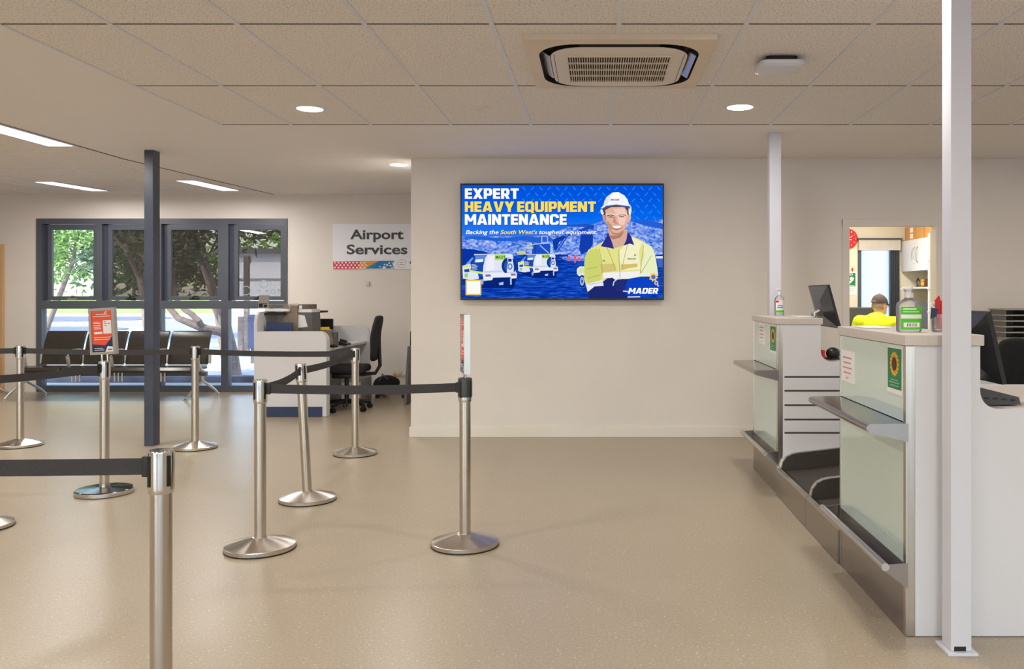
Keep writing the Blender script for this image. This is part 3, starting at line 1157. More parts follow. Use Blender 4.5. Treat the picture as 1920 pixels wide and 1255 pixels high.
# head: hard hat, face
ad.poly((202, 150, 128), [(1310, 340), (1330, 335), (1340, 410), (1322, 405), (1312, 380)])
ad.poly((226, 180, 158), [(1528, 335), (1556, 335), (1560, 370), (1548, 408), (1526, 405)])
ad.poly((92, 64, 58), [(1312, 270), (1540, 262), (1542, 345), (1520, 345), (1340, 350), (1316, 340)])
ad.poly((226, 178, 156), [(1334, 300), (1385, 275), (1500, 272), (1528, 310), (1530, 390), (1520, 440), (1490, 495), (1440, 524), (1400, 515), (1365, 470), (1342, 400)])
ad.poly((242, 204, 184), [(1400, 290), (1500, 285), (1520, 340), (1505, 420), (1480, 440), (1450, 420), (1440, 340)])
ad.poly((200, 146, 122), [(1342, 400), (1365, 400), (1385, 450), (1395, 500), (1365, 470)])
ad.poly((190, 138, 116), [(1372, 475), (1410, 500), (1450, 503), (1500, 470), (1488, 497), (1440, 524), (1400, 515)])
ad.poly((172, 128, 110), [(1362, 524), (1440, 524), (1500, 490), (1470, 540), (1400, 560)])
ad.line((110, 74, 62), [(1350, 352), (1378, 342), (1408, 350)], 9)
ad.line((110, 74, 62), [(1450, 346), (1480, 338), (1515, 346)], 9)
ad.line((120, 84, 76), [(1362, 364), (1385, 358), (1405, 366)], 7)
ad.line((120, 84, 76), [(1455, 360), (1480, 355), (1502, 362)], 7)
ad.disc((60, 44, 44), 1385, 362, 6, 4, 10)
ad.disc((60, 44, 44), 1478, 358, 6, 4, 10)
ad.poly((196, 140, 118), [(1408, 360), (1420, 352), (1424, 395), (1440, 415), (1425, 420), (1402, 408)])
ad.poly((206, 148, 132), [(1404, 412), (1420, 408), (1440, 413), (1452, 410), (1450, 420), (1425, 422)])
ad.poly((176, 104, 92), [(1386, 440), (1420, 432), (1470, 432), (1484, 436), (1474, 462), (1440, 476), (1405, 470)])
ad.poly((250, 246, 246), [(1392, 441), (1420, 436), (1470, 436), (1479, 439), (1468, 455), (1438, 464), (1408, 458)])
ad.line((176, 120, 104), [(1376, 420), (1384, 446), (1398, 470)], 4)
ad.line((250, 250, 255), [(1336, 346), (1352, 336), (1430, 338), (1440, 346), (1450, 338), (1524, 336), (1530, 350)], 4)
ad.poly((232, 236, 250), [(1290, 300), (1306, 292), (1322, 330), (1310, 345), (1296, 330)])
ad.poly((232, 236, 250), [(1538, 290), (1562, 270), (1564, 310), (1556, 345), (1540, 340)])
ad.poly((70, 82, 140), [(1304, 288), (1320, 262), (1420, 248), (1530, 262), (1556, 292), (1530, 280), (1430, 264), (1340, 280), (1316, 296)])
ad.poly((244, 245, 252), [(1294, 282), (1318, 262), (1325, 225), (1345, 185), (1384, 156), (1400, 146), (1450, 142), (1465, 152), (1500, 170), (1528, 205), (1542, 248), (1562, 272), (1530, 264), (1430, 252), (1345, 262), (1304, 288)])
ad.poly((222, 228, 244), [(1325, 225), (1345, 185), (1384, 156), (1370, 200), (1352, 258), (1318, 264)])
ad.poly((254, 254, 255), [(1400, 150), (1450, 146), (1462, 200), (1390, 202)])
ad.text((40, 50, 100), 'MADER', 1380, 1458, 218, 15, bold=.03, shear=.2)
ad.text((60, 84, 90), 'MADER', 1530, 1604, 736, 15, bold=.02, shear=.1)
ad.disc((90, 110, 110), 1596, 696, 10, 9, 12)
ad.disc(yel3, 1596, 696, 5, 5, 10)
ad.text((60, 84, 90), 'MM', 1310, 1334, 752, 11, bold=.02)
# lettering
BT = .27


def _bar(x0, y0, x1, y1):
    return [(x0, y0), (x1, y0), (x1, y1), (x0, y1)]


def glyph(ch):
    t = BT
    c = .17
    if ch == 'E':
        w = .64
        return w, [_bar(0, 0, t, 1), _bar(0, 0, w, .22), _bar(0, .39, w * .95, .61), _bar(0, .78, w, 1)]
    if ch == 'X':
        w = .88
        return w, [[(0, 0), (.31, 0), (w, 1), (w - .31, 1)], [(0, 1), (.31, 1), (w, 0), (w - .31, 0)]]
    if ch in 'PR':
        w = .74
        g = [_bar(0, 0, t, 1), [(0, .79), (w, .79), (w, .85), (w - .14, 1), (0, 1)], _bar(w - t, .45, w, .82), [(0, .30), (w - .14, .30), (w, .45), (w, .51), (0, .51)]]
        if ch == 'R':
            g.append([(.30, .36), (.56, .40), (w + .04, 0), (w - .26, 0)])
        return w + (.03 if ch == 'R' else 0), g
    if ch == 'T':
        w = .72
        return w, [_bar(0, .78, w, 1), _bar(w / 2 - t / 2, 0, w / 2 + t / 2, 1)]
    if ch == 'H':
        w = .78
        return w, [_bar(0, 0, t, 1), _bar(w - t, 0, w, 1), _bar(0, .39, w, .61)]
    if ch in 'AV':
        w = .92
        g = [[(0, 0), (.29, 0), (w / 2 + .07, 1), (w / 2 - .17, 1)], [(w, 0), (w - .29, 0), (w / 2 - .07, 1), (w / 2 + .17, 1)]]
        if ch == 'A':
            g.append(_bar(.2, .15, w - .2, .35))
        else:
            g = [[(x, 1 - y) for x, y in p] for p in g]
        return w, g
    if ch == 'Y':
        w = .86
        return w, [[(0, 1), (.30, 1), (w / 2 + .13, .45), (w / 2 + .13, .32), (w / 2 - .13, .32)], [(w, 1), (w - .30, 1), (w / 2 - .13, .45), (w / 2 - .13, .32), (w / 2 + .13, .32)], _bar(w / 2 - t / 2, 0, w / 2 + t / 2, .42)]
    if ch == 'I':
        return t, [_bar(0, 0, t, 1)]
    if ch == 'M':
        w = 1.02
        return w, [_bar(0, 0, t - .02, 1), _bar(w - t + .02, 0, w, 1), [(0, 1), (.27, 1), (w / 2 + .12, .30), (w / 2 - .12, .30)], [(w, 1), (w - .27, 1), (w / 2 - .12, .30), (w / 2 + .12, .30)]]
    if ch == 'N':
        w = .82
        return w, [_bar(0, 0, t, 1), _bar(w - t, 0, w, 1), [(0, 1), (.28, 1), (w, 0), (w - .28, 0)]]
    w = .80
    top = [(0, .78), (w, .78), (w, 1 - c), (w - c, 1), (c, 1), (0, 1 - c)]
    bot = [(0, .22), (w, .22), (w, c), (w - c, 0), (c, 0), (0, c)]
    lf, rt = _bar(0, .2, t, .8), _bar(w - t, .2, w, .8)
    if ch == 'Q':
        return w, [top, bot, lf, rt, [(w * .48, .22), (w * .74, .24), (w + .02, -.08), (w * .72, -.12)]]
    if ch == 'U':
        return w, [bot, _bar(0, .2, t, 1), _bar(w - t, .2, w, 1)]
    if ch == 'C':
        return w, [top, bot, lf, _bar(w - t, .64, w, .8), _bar(w - t, .2, w, .36)]
    if ch == 'D':
        return w, [_bar(0, 0, t, 1), [(0, .78), (w, .78), (w, 1 - c), (w - c, 1), (0, 1)], [(0, .22), (w, .22), (w, c), (w - c, 0), (0, 0)], rt]
    return .12, []


def block(c, s_, x0, x1, base, cap, shear=0.0):
    '''heavy block capitals fitted between x0 and x1'''
    x, out = 0, []
    for ch in s_:
        w, g = glyph(ch)
        for p in g:
            out.append([(x + a + shear * b, b) for a, b in p])
        x += w + .075
    tot = x - .075 + shear
    for p in out:
        ad.use(c)
        ad.mb.poly([ad.at(x0 + a / tot * (x1 - x0), base - b * cap) for a, b in p])
        ad.k -= .9


for s_, c_, x1_, yb_, h_ in (('EXPERT', (255, 255, 255), 575, 202, 92), ('HEAVY EQUIPMENT', (255, 222, 84), 1252, 317, 92), ('MAINTENANCE', (255, 255, 255), 996, 430, 93)):
    block((16, 70, 190), s_, 107, x1_ + 5, yb_ + 5, h_)
    block(c_, s_, 102, x1_, yb_, h_)
for dx, dy, c1, c2 in ((4, 4, (14, 52, 150), (14, 52, 150)), (0, 0, (252, 252, 255), (255, 226, 130))):
    ad.text(c1, 'Backing the', 110 + dx, 398 + dx, 512 + dy, 36, bold=.02, shear=.22)
    ad.text(c2, "South West's", 414 + dx, 738 + dx, 512 + dy, 36, bold=.02, shear=.22)
    ad.text(c1, 'toughest equipment.', 754 + dx, 1264 + dx, 512 + dy, 36, bold=.02, shear=.22)
block((255, 255, 255), 'MADER', 1534, 1804, 1034, 50, shear=.2)
ad.line((236, 240, 252), [(1530, 1064), (1640, 1062)], 7)


def cog(cx, cy, r, rin, n, c, hole):
    pts = []
    for i in range(n * 4):
        rr = r if (i // 2) % 2 == 0 else r * .76
        a = 2 * PI * (i + .5) / (n * 4)
        pts.append((cx + rr * math.cos(a), cy + rr * math.sin(a)))
    ad.poly(c, pts)
    ad.disc(hole, cx, cy, rin, n=16)


cog(1756, 888, 40, 19, 8, (246, 200, 84), (60, 110, 214))
cog(1782, 940, 20, 9, 7, (246, 208, 110), (40, 90, 206))
cog(1797, 964, 9, 3, 6, (240, 220, 160), (40, 90, 206))
ad.rect((232, 196, 96), 108, 912, 246, 1048)
ad.rect((252, 250, 246), 120, 924, 236, 1036)
ad.mb.build('screen_picture', ad.mats, tv, smooth=0)

# ------------------------------------------------------------------ stanchions and belts
def stanchion(label, x, y, lean=(0, 0), kind='cone'):
    t = thing('queue_stanchion', label, 'queue stanchion', (0, 0, 0), 'belt barrier posts in the queue')
    if kind == 'cone':
        MB().lathe([(0, 0), (.176, 0), (.180, .003), (.180, .025), (.178, .027), (.045, .063), (.036, .066), (0, .066)], 0, 0, 56).build('base', mat('spun_stainless', (200, 193, 184), .24, 1.0, var=.03, aniso=.9), t, smooth=20)
        MB().lathe([(.1805, .0), (.1825, .001), (.1825, .006), (.1805, .007)], 0, 0, 56).build('rubber_ring', M['black'], t)
    else:
        MB().lathe([(0, 0), (.174, 0), (.178, .004), (.178, .030), (.172, .036), (.05, .042), (.036, .046), (0, .046)], 0, 0, 56).build('base', M['darkchrome'], t, smooth=25)
        MB().lathe([(.179, .004), (.1805, .006), (.1805, .028), (.179, .030)], 0, 0, 56).build('rim', M['alu'], t)

    def tilt(mb):
        for v in mb.bm.verts:
            v.co.x += lean[0] * v.co.z
            v.co.y += lean[1] * v.co.z
        return mb
    tilt(MB().lathe([(0, .04), (.0300, .04), (.0300, .782), (0, .782)], 0, 0, 32)).build('pole', M['steel'], t)
    h = MB().lathe([(0, .775), (.0335, .775), (.0365, .79), (.0365, .893), (.034, .899), (0, .900)], 0, 0, 36)
    head = tilt(h).build('head', M['chrome'], t)
    for k in range(4):
        a = PI / 4 + k * PI / 2 + .25
        c = Vector((math.cos(a), math.sin(a), 0)) * .0345
        s_ = MB().box(-.006, .006, -.0045, .0045, .797, .886, bev=.0015)
        s_.spin(a + PI / 2, 'Z', (0, 0, 0))
        for v in s_.bm.verts:
            v.co += c
        tilt(s_).build('belt_slot', M['black'], head)
    return t


def sign_holder(t, yaw, poster=True, w=.185, h=.315, z0=.935, roll=0.0):
    """a framed poster that is screwed to the top of a barrier post"""
    R = lambda mb: mb.spin(-roll, 'Y', (0, 0, z0)).spin(yaw, 'Z', (0, 0, 0))
    R(MB().tube([(-.02, 0, .895), (-.02, 0, z0 + .01)], .006).tube([(.02, 0, .895), (.02, 0, z0 + .01)], .006)).build('sign_stem', M['chrome'], t)
    f = MB()
    f.prism([(-w / 2, z0), (w / 2, z0), (w / 2 - .018, z0 + .018), (-w / 2 + .018, z0 + .018)], 'y', -.016, .016)
    f.prism([(-w / 2, z0 + h), (w / 2, z0 + h), (w / 2 - .018, z0 + h - .018), (-w / 2 + .018, z0 + h - .018)], 'y', -.016, .016)
    f.prism([(-w / 2, z0), (-w / 2, z0 + h), (-w / 2 + .018, z0 + h - .018), (-w / 2 + .018, z0 + .018)], 'y', -.016, .016)
    f.prism([(w / 2, z0), (w / 2, z0 + h), (w / 2 - .018, z0 + h - .018), (w / 2 - .018, z0 + .018)], 'y', -.016, .016)
    fr = R(f).build('sign_frame', M['alu'], t, smooth=0)
    p = MB()
    a0, a1, b0, b1 = -w / 2 + .016, w / 2 - .016, z0 + .016, z0 + h - .016
    p.m(0).box(a0, a1, -.011, .011, b0, b1)
    y = -.0115

    def pp(i, pts, k=0):
        p.m(i).poly([(a0 + (a1 - a0) * x_, y - k * .0002, b1 - (b1 - b0) * z_) for x_, z_ in pts])
        p.m(i).poly([(a1 - (a1 - a0) * x_, -y + k * .0002, b1 - (b1 - b0) * z_) for x_, z_ in pts])
    pp(1, [(0, .80), (.62, .84), (1, .60), (1, 1), (0, 1)])
    pp(2, [(.60, 1), (.72, .86), (1, .88), (1, 1)], 1)
    pp(2, [(.55, .24), (.94, .24), (.94, .56), (.55, .56)], 1)
    pp(2, [(.12, .51), (.50, .51), (.50, .565), (.12, .565)], 1)
    for (x0, x1, zz) in ((.24, .78, .085), (.10, .90, .135), (.10, .40, .27), (.10, .46, .30), (.10, .44, .35), (.10, .42, .39), (.10, .45, .43), (.1, .9, .64), (.1, .86, .69), (.1, .5, .90), (.1, .56, .94)):
        pp(2, [(x0, zz), (x1, zz), (x1, zz + .014), (x0, zz + .014)], 2)
    for (x0, x1, zz) in ((.60, .70, .27), (.60, .74, .31), (.78, .90, .31), (.62, .72, .36)):
        pp(3, [(x0, zz), (x1, zz), (x1, zz + .012), (x0, zz + .012)], 2)
    pp(3, [(.74, .93), (.92, .93), (.92, .955), (.74, .955)], 2)
    pp(2, [(.70, .03), (.78, .03), (.66, .07), (.62, .07)], 1)
    R(p).build('poster', [M['orange'], M['navyprint'], M['paper'], M['signgrey']], fr, smooth=0)


S = {}


def put(key, t, x, y):
    t.location = (x, y, 0)
    S[key] = (x, y)


SP = dict(a=(302, 2.48), b=(488, 4.53), c=(872, 4.60), d=(577, 5.60), e=(666, 7.22), f=(366, 7.5), g=(38, 7.62), h=(196, 5.80), i=(-42, 4.94))
LB = dict(a='nearest steel barrier post with its foot below the photo edge',
          b='steel barrier post at the front corner of the queue with a belt leading right',
          d='leaning steel barrier post in front of the white service desk',
          e='steel barrier post before the office chair with two belts meeting',
          f='steel barrier post standing before the right seat of the bench',
          g='steel barrier post near the left edge with two belts in front of the white wall')
proto = stanchion(LB['b'], 0, 0)
for k in ('b', 'a', 'e', 'f', 'g'):
    u, y = SP[k]
    t = proto if k == 'b' else dup(proto, (0, 0, 0), 0, LB[k])
    put(k, t, X(u, y), y)
t = stanchion(LB['d'], 0, 0, lean=(-.052, 0))
put('d', t, X(577, 5.6), 5.6)
t = stanchion('steel barrier post topped by a red sign seen edge on', 0, 0)
sign_holder(t, PI / 2 + .27, z0=.93)
MB().lathe([(.0368, .80), (.0385, .803), (.0385, .892), (.034, .903), (.012, .905)], 0, 0, 36).build('belt_cassette', mat('grey_black_plastic', (58, 60, 58), .3), t)
put('c', t, X(872, 4.6), 4.6)
t = stanchion('chrome barrier post on a flat dark disc topped by an orange poster', 0, 0, kind='flat')
sign_holder(t, -.10, z0=.945, roll=.055)
put('h', t, X(196, 5.8), 5.8)
t = dup(proto, (0, 0, 0), 0, 'steel barrier post of which only the disc foot shows at the left edge')
put('i', t, X(-42, 4.94), 4.94)
t = dup(proto, (0, 0, 0), 0, 'steel barrier post beyond the left edge holding the nearest belt')
put('j', t, -3.3, 2.46)
t = dup(proto, (0, 0, 0), 0, 'steel barrier post beyond the left edge holding the farthest belt')
put('k', t, -7.2, 7.3)


def belt(a, b, label, sag=.012, za=.851, zb=.851, oa=(0, 0), ob=(0, 0), bow=0.0):
    A = Vector((*S[a], za)) + Vector((*oa, 0))
    Bv = Vector((*S[b], zb)) + Vector((*ob, 0))
    d = (Bv - A)
    d.z = 0
    d.normalize()
    nrm = Vector((-d.y, d.x, 0))
    A2, B2 = A + d * .040, Bv - d * .040
    pts = []
    for i in range(13):
        t_ = i / 12
        p = A2.lerp(B2, t_)
        p.z -= sag * 4 * t_ * (1 - t_)
        p += nrm * bow * 4 * t_ * (1 - t_)
        pts.append(p)
    t = thing('barrier_belt', label, 'barrier belt', tuple(A2.lerp(B2, .5)), 'black belts between the barrier posts')
    MB().ribbon(pts, .048, .0022).build('webbing', M['webbing'], t, smooth=0)
    c = MB().box(-.009, .013, -.009, .009, -.030, .030, bev=.003)
    c.spin(math.atan2(d.y, d.x), 'Z', (0, 0, 0))
    for v in c.bm.verts:
        v.co += A2
    c.build('belt_clip', M['black'], t)
    c = MB().box(-.009, .006, -.007, .007, -.028, .028, bev=.002)
    c.spin(math.atan2(d.y, d.x), 'Z', (0, 0, 0))
    for v in c.bm.verts:
        v.co += B2
    c.build('belt_clip', M['black'], t)


belt('a', 'j', 'nearest black belt running left out of the photo', sag=.006)
belt('h', 'i', 'black belt slanting from the orange poster post to the left edge', sag=.008)
belt('b', 'c', 'black belt between the front corner post and the edge-on sign post', sag=.010)
belt('b', 'd', 'black belt from the front corner post back to the leaning post', sag=.02, ob=(-.052 * .85, 0))
belt('d', 'e', 'black belt from the leaning post back to the post by the office chair', sag=.015, oa=(-.052 * .85, 0))
belt('f', 'e', 'black belt crossing in front of the white service desk', sag=.012)
belt('g', 'f', 'black belt crossing in front of the bench and the charcoal column', sag=.012)
belt('g', 'k', 'farthest black belt leaving the photo at the left before the white wall', sag=.01)

# ------------------------------------------------------------------ waiting bench
by = 11.18
bx = [X(121, by + .1), X(200, by + .1), X(283, by + .1), X(358, by + .1)]
pitch = (bx[3] - bx[0]) / 3
bx = [bx[0] - .05 + pitch * i for i in range(4)]
bench = thing('beam_bench', 'four seat black vinyl beam bench in front of the window', 'bench', ((bx[0] + bx[3]) / 2, by, 0))


def seat_piece(cx, w, prof, th, name):
    """upholstered shell bent along a profile of (y, z) points"""
    mb = MB()
    k = len(prof)
    N = []
    for i in range(k):
        a, b = prof[max(i - 1, 0)], prof[min(i + 1, k - 1)]
        dy, dz = b[0] - a[0], b[1] - a[1]
        l = math.hypot(dy, dz)
        N.append((-dz / l, dy / l))
    top = [(p[0] + n[0] * th / 2, p[1] + n[1] * th / 2) for p, n in zip(prof, N)]
    bot = [(p[0] - n[0] * th / 2, p[1] - n[1] * th / 2) for p, n in zip(prof, N)]
    mb.prism(top + bot[::-1], 'x', cx - w / 2, cx + w / 2)
    es = [e for e in mb.bm.edges if abs(e.verts[0].co.x - e.verts[1].co.x) < 1e-6]
    bmesh.ops.bevel(mb.bm, geom=es, offset=th * .3, segments=3, affect='EDGES', profile=.5)
    return mb.build(name, M['vinyl'], bench)


for cx in bx:
    seat_piece(cx, .54, [(by - .37, .375), (by - .34, .404), (by - .15, .410), (by + .05, .396), (by + .10, .398)], .042, 'seat')
    seat_piece(cx, .525, [(by + .115, .425), (by + .125, .50), (by + .150, .62), (by + .20, .76), (by + .235, .835), (by + .262, .852)], .036, 'backrest')
    B(cx - .12, cx + .12, by - .03, by + .05, .345, .386, bev=.006).build('seat_bracket', M['alu'], bench)
B(bx[0] - .42, bx[3] + .30, by - .02, by + .05, .285, .345, bev=.008).build('beam', M['greyplastic'], bench)
edges = [bx[0] - pitch / 2] + [(bx[i] + bx[i + 1]) / 2 for i in range(3)] + [bx[3] + pitch / 2]
for i, ex in enumerate(edges):
    a = MB().tube([(ex, by + .14, .44), (ex, by + .145, .54), (ex, by + .13, .600), (ex, by + .05, .622), (ex, by - .12, .622), (ex, by - .185, .60), (ex, by - .205, .55), (ex, by - .18, .44), (ex, by - .12, .38), (ex, by, .345)], .022, 10)
    a.build('armrest', M['silver'], bench)
for ex in edges[1:4]:
    a = MB()
    for dx in (-.05, 0, .05):
        a.tube([(ex + dx, by - .03, .385), (ex + dx, by - .03, .215)], .012, 8)
    a.build('support_tubes', M['silver'], bench)
for ex in (edges[0] - .12, edges[4] - .03):
    l = MB()
    l.tube([(ex, by + .01, .29), (ex, by + .01, .20)], .022, 10)
    l.tube([(ex, by + .01, .22), (ex - .06, by - .20, .09), (ex - .08, by - .29, .012)], .017, 10)
    l.tube([(ex, by + .01, .22), (ex + .07, by + .20, .09), (ex + .09, by + .28, .012)], .017, 10)
    lo = l.build('leg', M['silver'], bench)
    for (fx, fy) in ((ex - .08, by - .29), (ex + .09, by + .28)):
        MB().lathe([(0, 0), (.024, 0), (.024, .012), (.012, .02), (0, .02)], fx, fy, 14).build('foot', M['alu'], lo)

# a second bench that only shows one foot at the left edge
tagb = thing('beam_bench', 'bench of which a single chrome foot shows at the left edge', 'bench', (X(-30, 11.35), 11.3, 0))
l = MB()
cx, cy = X(-4, 11.3), 11.3
l.tube([(cx - .18, cy, .29), (cx - .18, cy, .16)], .022, 10)
l.tube([(cx - .18, cy, .18), (cx - .02, cy - .12, .075), (cx + .06, cy - .2, .014)], .018, 10)
l.tube([(cx - .18, cy, .18), (cx, cy + .1, .075), (cx + .06, cy + .16, .014)], .018, 10)
l.build('leg', M['alu'], tagb)
B(cx - 1.0, cx - .15, cy - .03, cy + .05, .285, .345, bev=.008).build('beam', M['greyplastic'], tagb)
B(cx - .75, cx - .16, cy - .3, cy + .1, .385, .43, bev=.015).build('seat', M['vinyl'], tagb)

# ------------------------------------------------------------------ Airport Services corner
SY = YF - .012
sg = thing('wall_sign', 'white Airport Services sign with a bright patterned stripe', 'sign', (X(700, SY), SY, Z(505, SY)))
B(X(624, SY), X(792, SY), SY, YF - .001, Z(505, SY), Z(420, SY)).build('board', mat('sign_white', (238, 240, 248), .4, var=.005), sg, smooth=0)
tx = MB()
pl = lambda a, b: (a, SY - .0012, b)
text(tx, 'Airport', X(656.6, SY), X(756.7, SY), Z(448.8, SY), 18.2 * SY / F, pl, bold=.027)
text(tx, 'Services', X(650, SY), X(764, SY), Z(477, SY), 18.2 * SY / F, pl, bold=.027)
tx.build('lettering', M['signgrey'], sg, smooth=0)
st = MB()
smats = [mat('stripe_red', (214, 66, 92), .5), mat('stripe_orange', (240, 150, 56), .5), mat('stripe_blue', (10, 120, 186), .5), mat('stripe_teal', (20, 150, 150), .5), M['paper'], mat('stripe_yellow', (222, 196, 60), .5)]


def sp(i, pts, k=0):
    st.m(i).poly([(X(600 + a / 8.967, SY), SY - .0012 - k * .0003, Z(400 + b / 8.967, SY)) for a, b in pts])


sp(0, [(216, 812), (690, 806), (640, 935), (225, 940)])
sp(1, [(690, 806), (985, 800), (735, 932), (640, 935)])
sp(2, [(990, 802), (1255, 800), (1215, 850), (1250, 930), (740, 932)], 1)
sp(3, [(880, 870), (960, 822), (900, 900), (850, 932), (740, 932)], 2)
sp(5, [(1190, 905), (1250, 895), (1240, 925), (1200, 928)], 3)
for i in range(9):
    for j in range(3):
        a, b = 250 + i * 62 + (31 if j % 2 else 0), 832 + j * 41
        if a < 900 - (b - 800) * 1.2:
            sp(4, circle(a, b, 17, 15, 10), 3)
for a, b, r in ((1085, 862, 16), (1130, 872, 20), (1165, 838, 18), (1185, 880, 18), (1080, 915, 30), (1010, 900, 14), (1215, 820, 9)):
    sp(4, circle(a, b, r, r * .8, 10), 4)
st.build('stripe', smats, sg, smooth=0)
rg = MB()
for (ra, rb) in ((70, 65),):
    o_, i_ = circle(1372, 845, ra, ra), circle(1372, 845, rb, rb)
    for q_ in range(24):
        n_ = (q_ + 1) % 24
        rg.poly([(X(600 + a / 8.967, SY), SY - .0012, Z(400 + b / 8.967, SY)) for a, b in (o_[q_], o_[n_], i_[n_], i_[q_])])
for (a, b, c) in ((1345, 822, 50), (1340, 856, 70)):
    rg.poly([(X(600 + x_ / 8.967, SY), SY - .0012, Z(400 + y_ / 8.967, SY)) for x_, y_ in ((a, b), (a + c, b), (a + c, b + 12), (a, b + 12))])
rg.m(1).poly([(X(600 + x_ / 8.967, SY), SY - .0012, Z(400 + y_ / 8.967, SY)) for x_, y_ in ((1508, 810), (1545, 810), (1545, 850), (1508, 850))])
rg.build('emblem', [M['midgrey'], M['green']], sg, smooth=0)
q = P(689, 532, YF)
sw = thing('wall_sensor', 'small cream wall switch below the Airport Services sign', 'switch', (q.x, q.y, q.z - .03))
B(q.x - .028, q.x + .028, YF - .018, YF - .0005, q.z - .033, q.z + .033, bev=.003).build('plate', M['acbody'], sw)
B(q.x - .012, q.x + .012, YF - .022, YF - .016, q.z - .015, q.z + .015, bev=.002).build('rocker', M['acwhite'], sw)

# reception desk running away from the camera
dy0, dy1 = 9.43, 11.25
dx0, dx1 = X(482, dy0), X(612, dy0)
dz = Z(622, dy0)
desk = thing('service_desk', 'white service desk with navy kickboard beside the window', 'desk', ((dx0 + dx1) / 2, (dy0 + dy1) / 2, 0))


def rounded_end(y0, y1, name, z0=0.0, r=.10):
    pts = [(dx0, z0), (dx1, z0)] + [(dx1 - r + r * math.cos(a), dz - r + r * math.sin(a)) for a in [PI / 2 * i / 8 for i in range(9)]] + [(dx0, dz)]
    MB().prism(pts, 'y', y0, y1).build(name, M['white'], desk)


rounded_end(dy0, dy0 + .12, 'end_panel', z0=.004)
rounded_end(dy1 - .03, dy1, 'end_panel')
B(dx0 + .004, dx1 - .045, dy0 - .006, dy0 + .004, .005, Z(763, dy0), bev=.001).build('kickboard', M['navy'], desk)
pts = [(dy0 + .001, 0), (dy1, 0), (dy1, 1.16), (dy0 + .10, 1.16), (dy0 + .03, 1.13), (dy0 + .001, 1.05)]
MB().prism(pts, 'x', dx0 - .035, dx0).build('front_panel', M['white'], desk)
B(dx0, dx0 + .22, dy0 + .20, dy1 - .03, 1.12, 1.145).build('transaction_shelf', M['dark'], desk, smooth=0)
B(dx0 + .001, dx1 - .03, dy0 + .12, dy1 - .03, .715, .745, bev=.003).build('worktop', M['white'], desk)
B(dx0 + .02, dx0 + .035, dy0 + .12, dy1 - .03, .05, .715).build('modesty_panel', M['wall'], desk, smooth=0)
wt = .746


def on(u0, u1, v1, y, z0=wt, d=.2, bev=.006):
    """a box standing at z0 from u0 to u1 whose top shows at v1"""
    return MB().box(X(u0, y), X(u1, y), y, y + d, z0, Z(v1, y), bev=bev)


tag(on(499, 548, 605, 9.60, d=.035).build('document_holder', M['navy']), 'navy upright panel standing behind the white end of the service desk', 'document holder')
pc = on(531, 557.5, 573, 9.72, d=.4)
pct = thing('desktop_computer', 'taupe computer tower on the service desk', 'computer', (X(545, 9.72), 9.9, wt))
pc.build('case', M['taupe'], pct)
pr = thing('label_printer', 'grey angular ticket printer with a paper sheet on its side', 'printer', (X(575, 9.8), 9.9, wt))
y = 9.75
MB().prism([(X(558.5, y), wt), (X(588, y), wt), (X(584, y), Z(586, y)), (X(558.5, y), Z(586, y))], 'y', y, y + .3).build('body', M['greyplastic'], pr, smooth=0)
B(X(558.5, y), X(579, y), y + .01, y + .28, Z(584, y), Z(571, y), bev=.004).build('lid', mat('dark_taupe', (104, 94, 86), .5), pr)
B(X(558.5, y), X(584, y), y + .005, y + .3, Z(585.8, y), Z(580, y)).build('paper_roll', M['paper'], pr, smooth=0)
MB().poly([P(559, 590, y - .001), P(571, 592, y - .001), P(577, 613, y - .001), P(559, 615, y - .001)]).build('paper_sheet', M['paper'], pr, smooth=0)
B(X(560, y) + .005, X(566, y), y - .003, y + .012, Z(579, y), Z(573, y)).build('display', M['paper'], pr, smooth=0)
mo = thing('desk_monitor', 'black desk monitor lying behind the ticket printer on the service desk', 'monitor', (X(605, 10.5), 10.5, wt))
B(X(588, 10.5), X(624, 10.5), 10.5, 10.53, wt + .10, Z(598, 10.5), bev=.005).build('panel', M['black'], mo)
B(X(598, 10.5), X(614, 10.5), 10.53, 10.56, wt + .004, wt + .2).build('stand', M['black'], mo)
B(X(595, 10.5), X(618, 10.5), 10.46, 10.62, wt, wt + .012).build('foot', M['black'], mo)
y = 10.0
ep = thing('card_terminal', 'beige payment terminal with a yellow edge on the service desk', 'terminal', (X(607, y), y, wt))
MB().prism([(X(588, y), wt), (X(622, y), wt), (X(624, y), wt + .06), (X(618, y), Z(620, y)), (X(604, y), Z(616, y)), (X(588, y), Z(618, y))], 'y', y, y + .16).build('body', M['taupe'], ep, smooth=0)
B(X(601, y), X(617, y), y - .004, y + .02, Z(619, y), Z(613.5, y), bev=.003).build('edge_strip', mat('bright_yellow', (244, 214, 30), .5), ep)
cup = thing('pen_cup', 'dark tall pen cup beside the beige terminal', 'cup', (X(628, 10.1), 10.1, wt))
MB().lathe([(0, wt), (.035, wt), (.038, wt + .16), (.034, wt + .16), (.032, wt + .01), (0, wt + .01)], X(628, 10.1), 10.1, 20).build('cup', M['greyplastic'], cup)
MB().tube([(X(627, 10.1), 10.1, wt + .012), (X(625.5, 10.1), 10.11, wt + .20)], .005).tube([(X(629, 10.1), 10.1, wt + .012), (X(630, 10.1), 10.09, wt + .19)], .005).build('pens', M['midgrey'], cup)
ms = thing('desk_telephone', 'black desk telephone on the worktop in front of the office chair', 'telephone', (X(640, 10.2), 10.2, wt))
MB().prism([(-.08, 0), (.08, 0), (.08, .02), (-.08, .05)], 'y', -.09, .09)
MB().prism([(X(632, 10.1), wt), (X(648, 10.1), wt), (X(648, 10.1), wt + .02), (X(632, 10.1), wt + .05)], 'y', 10.15, 10.32).build('base', M['black'], ms, smooth=0)
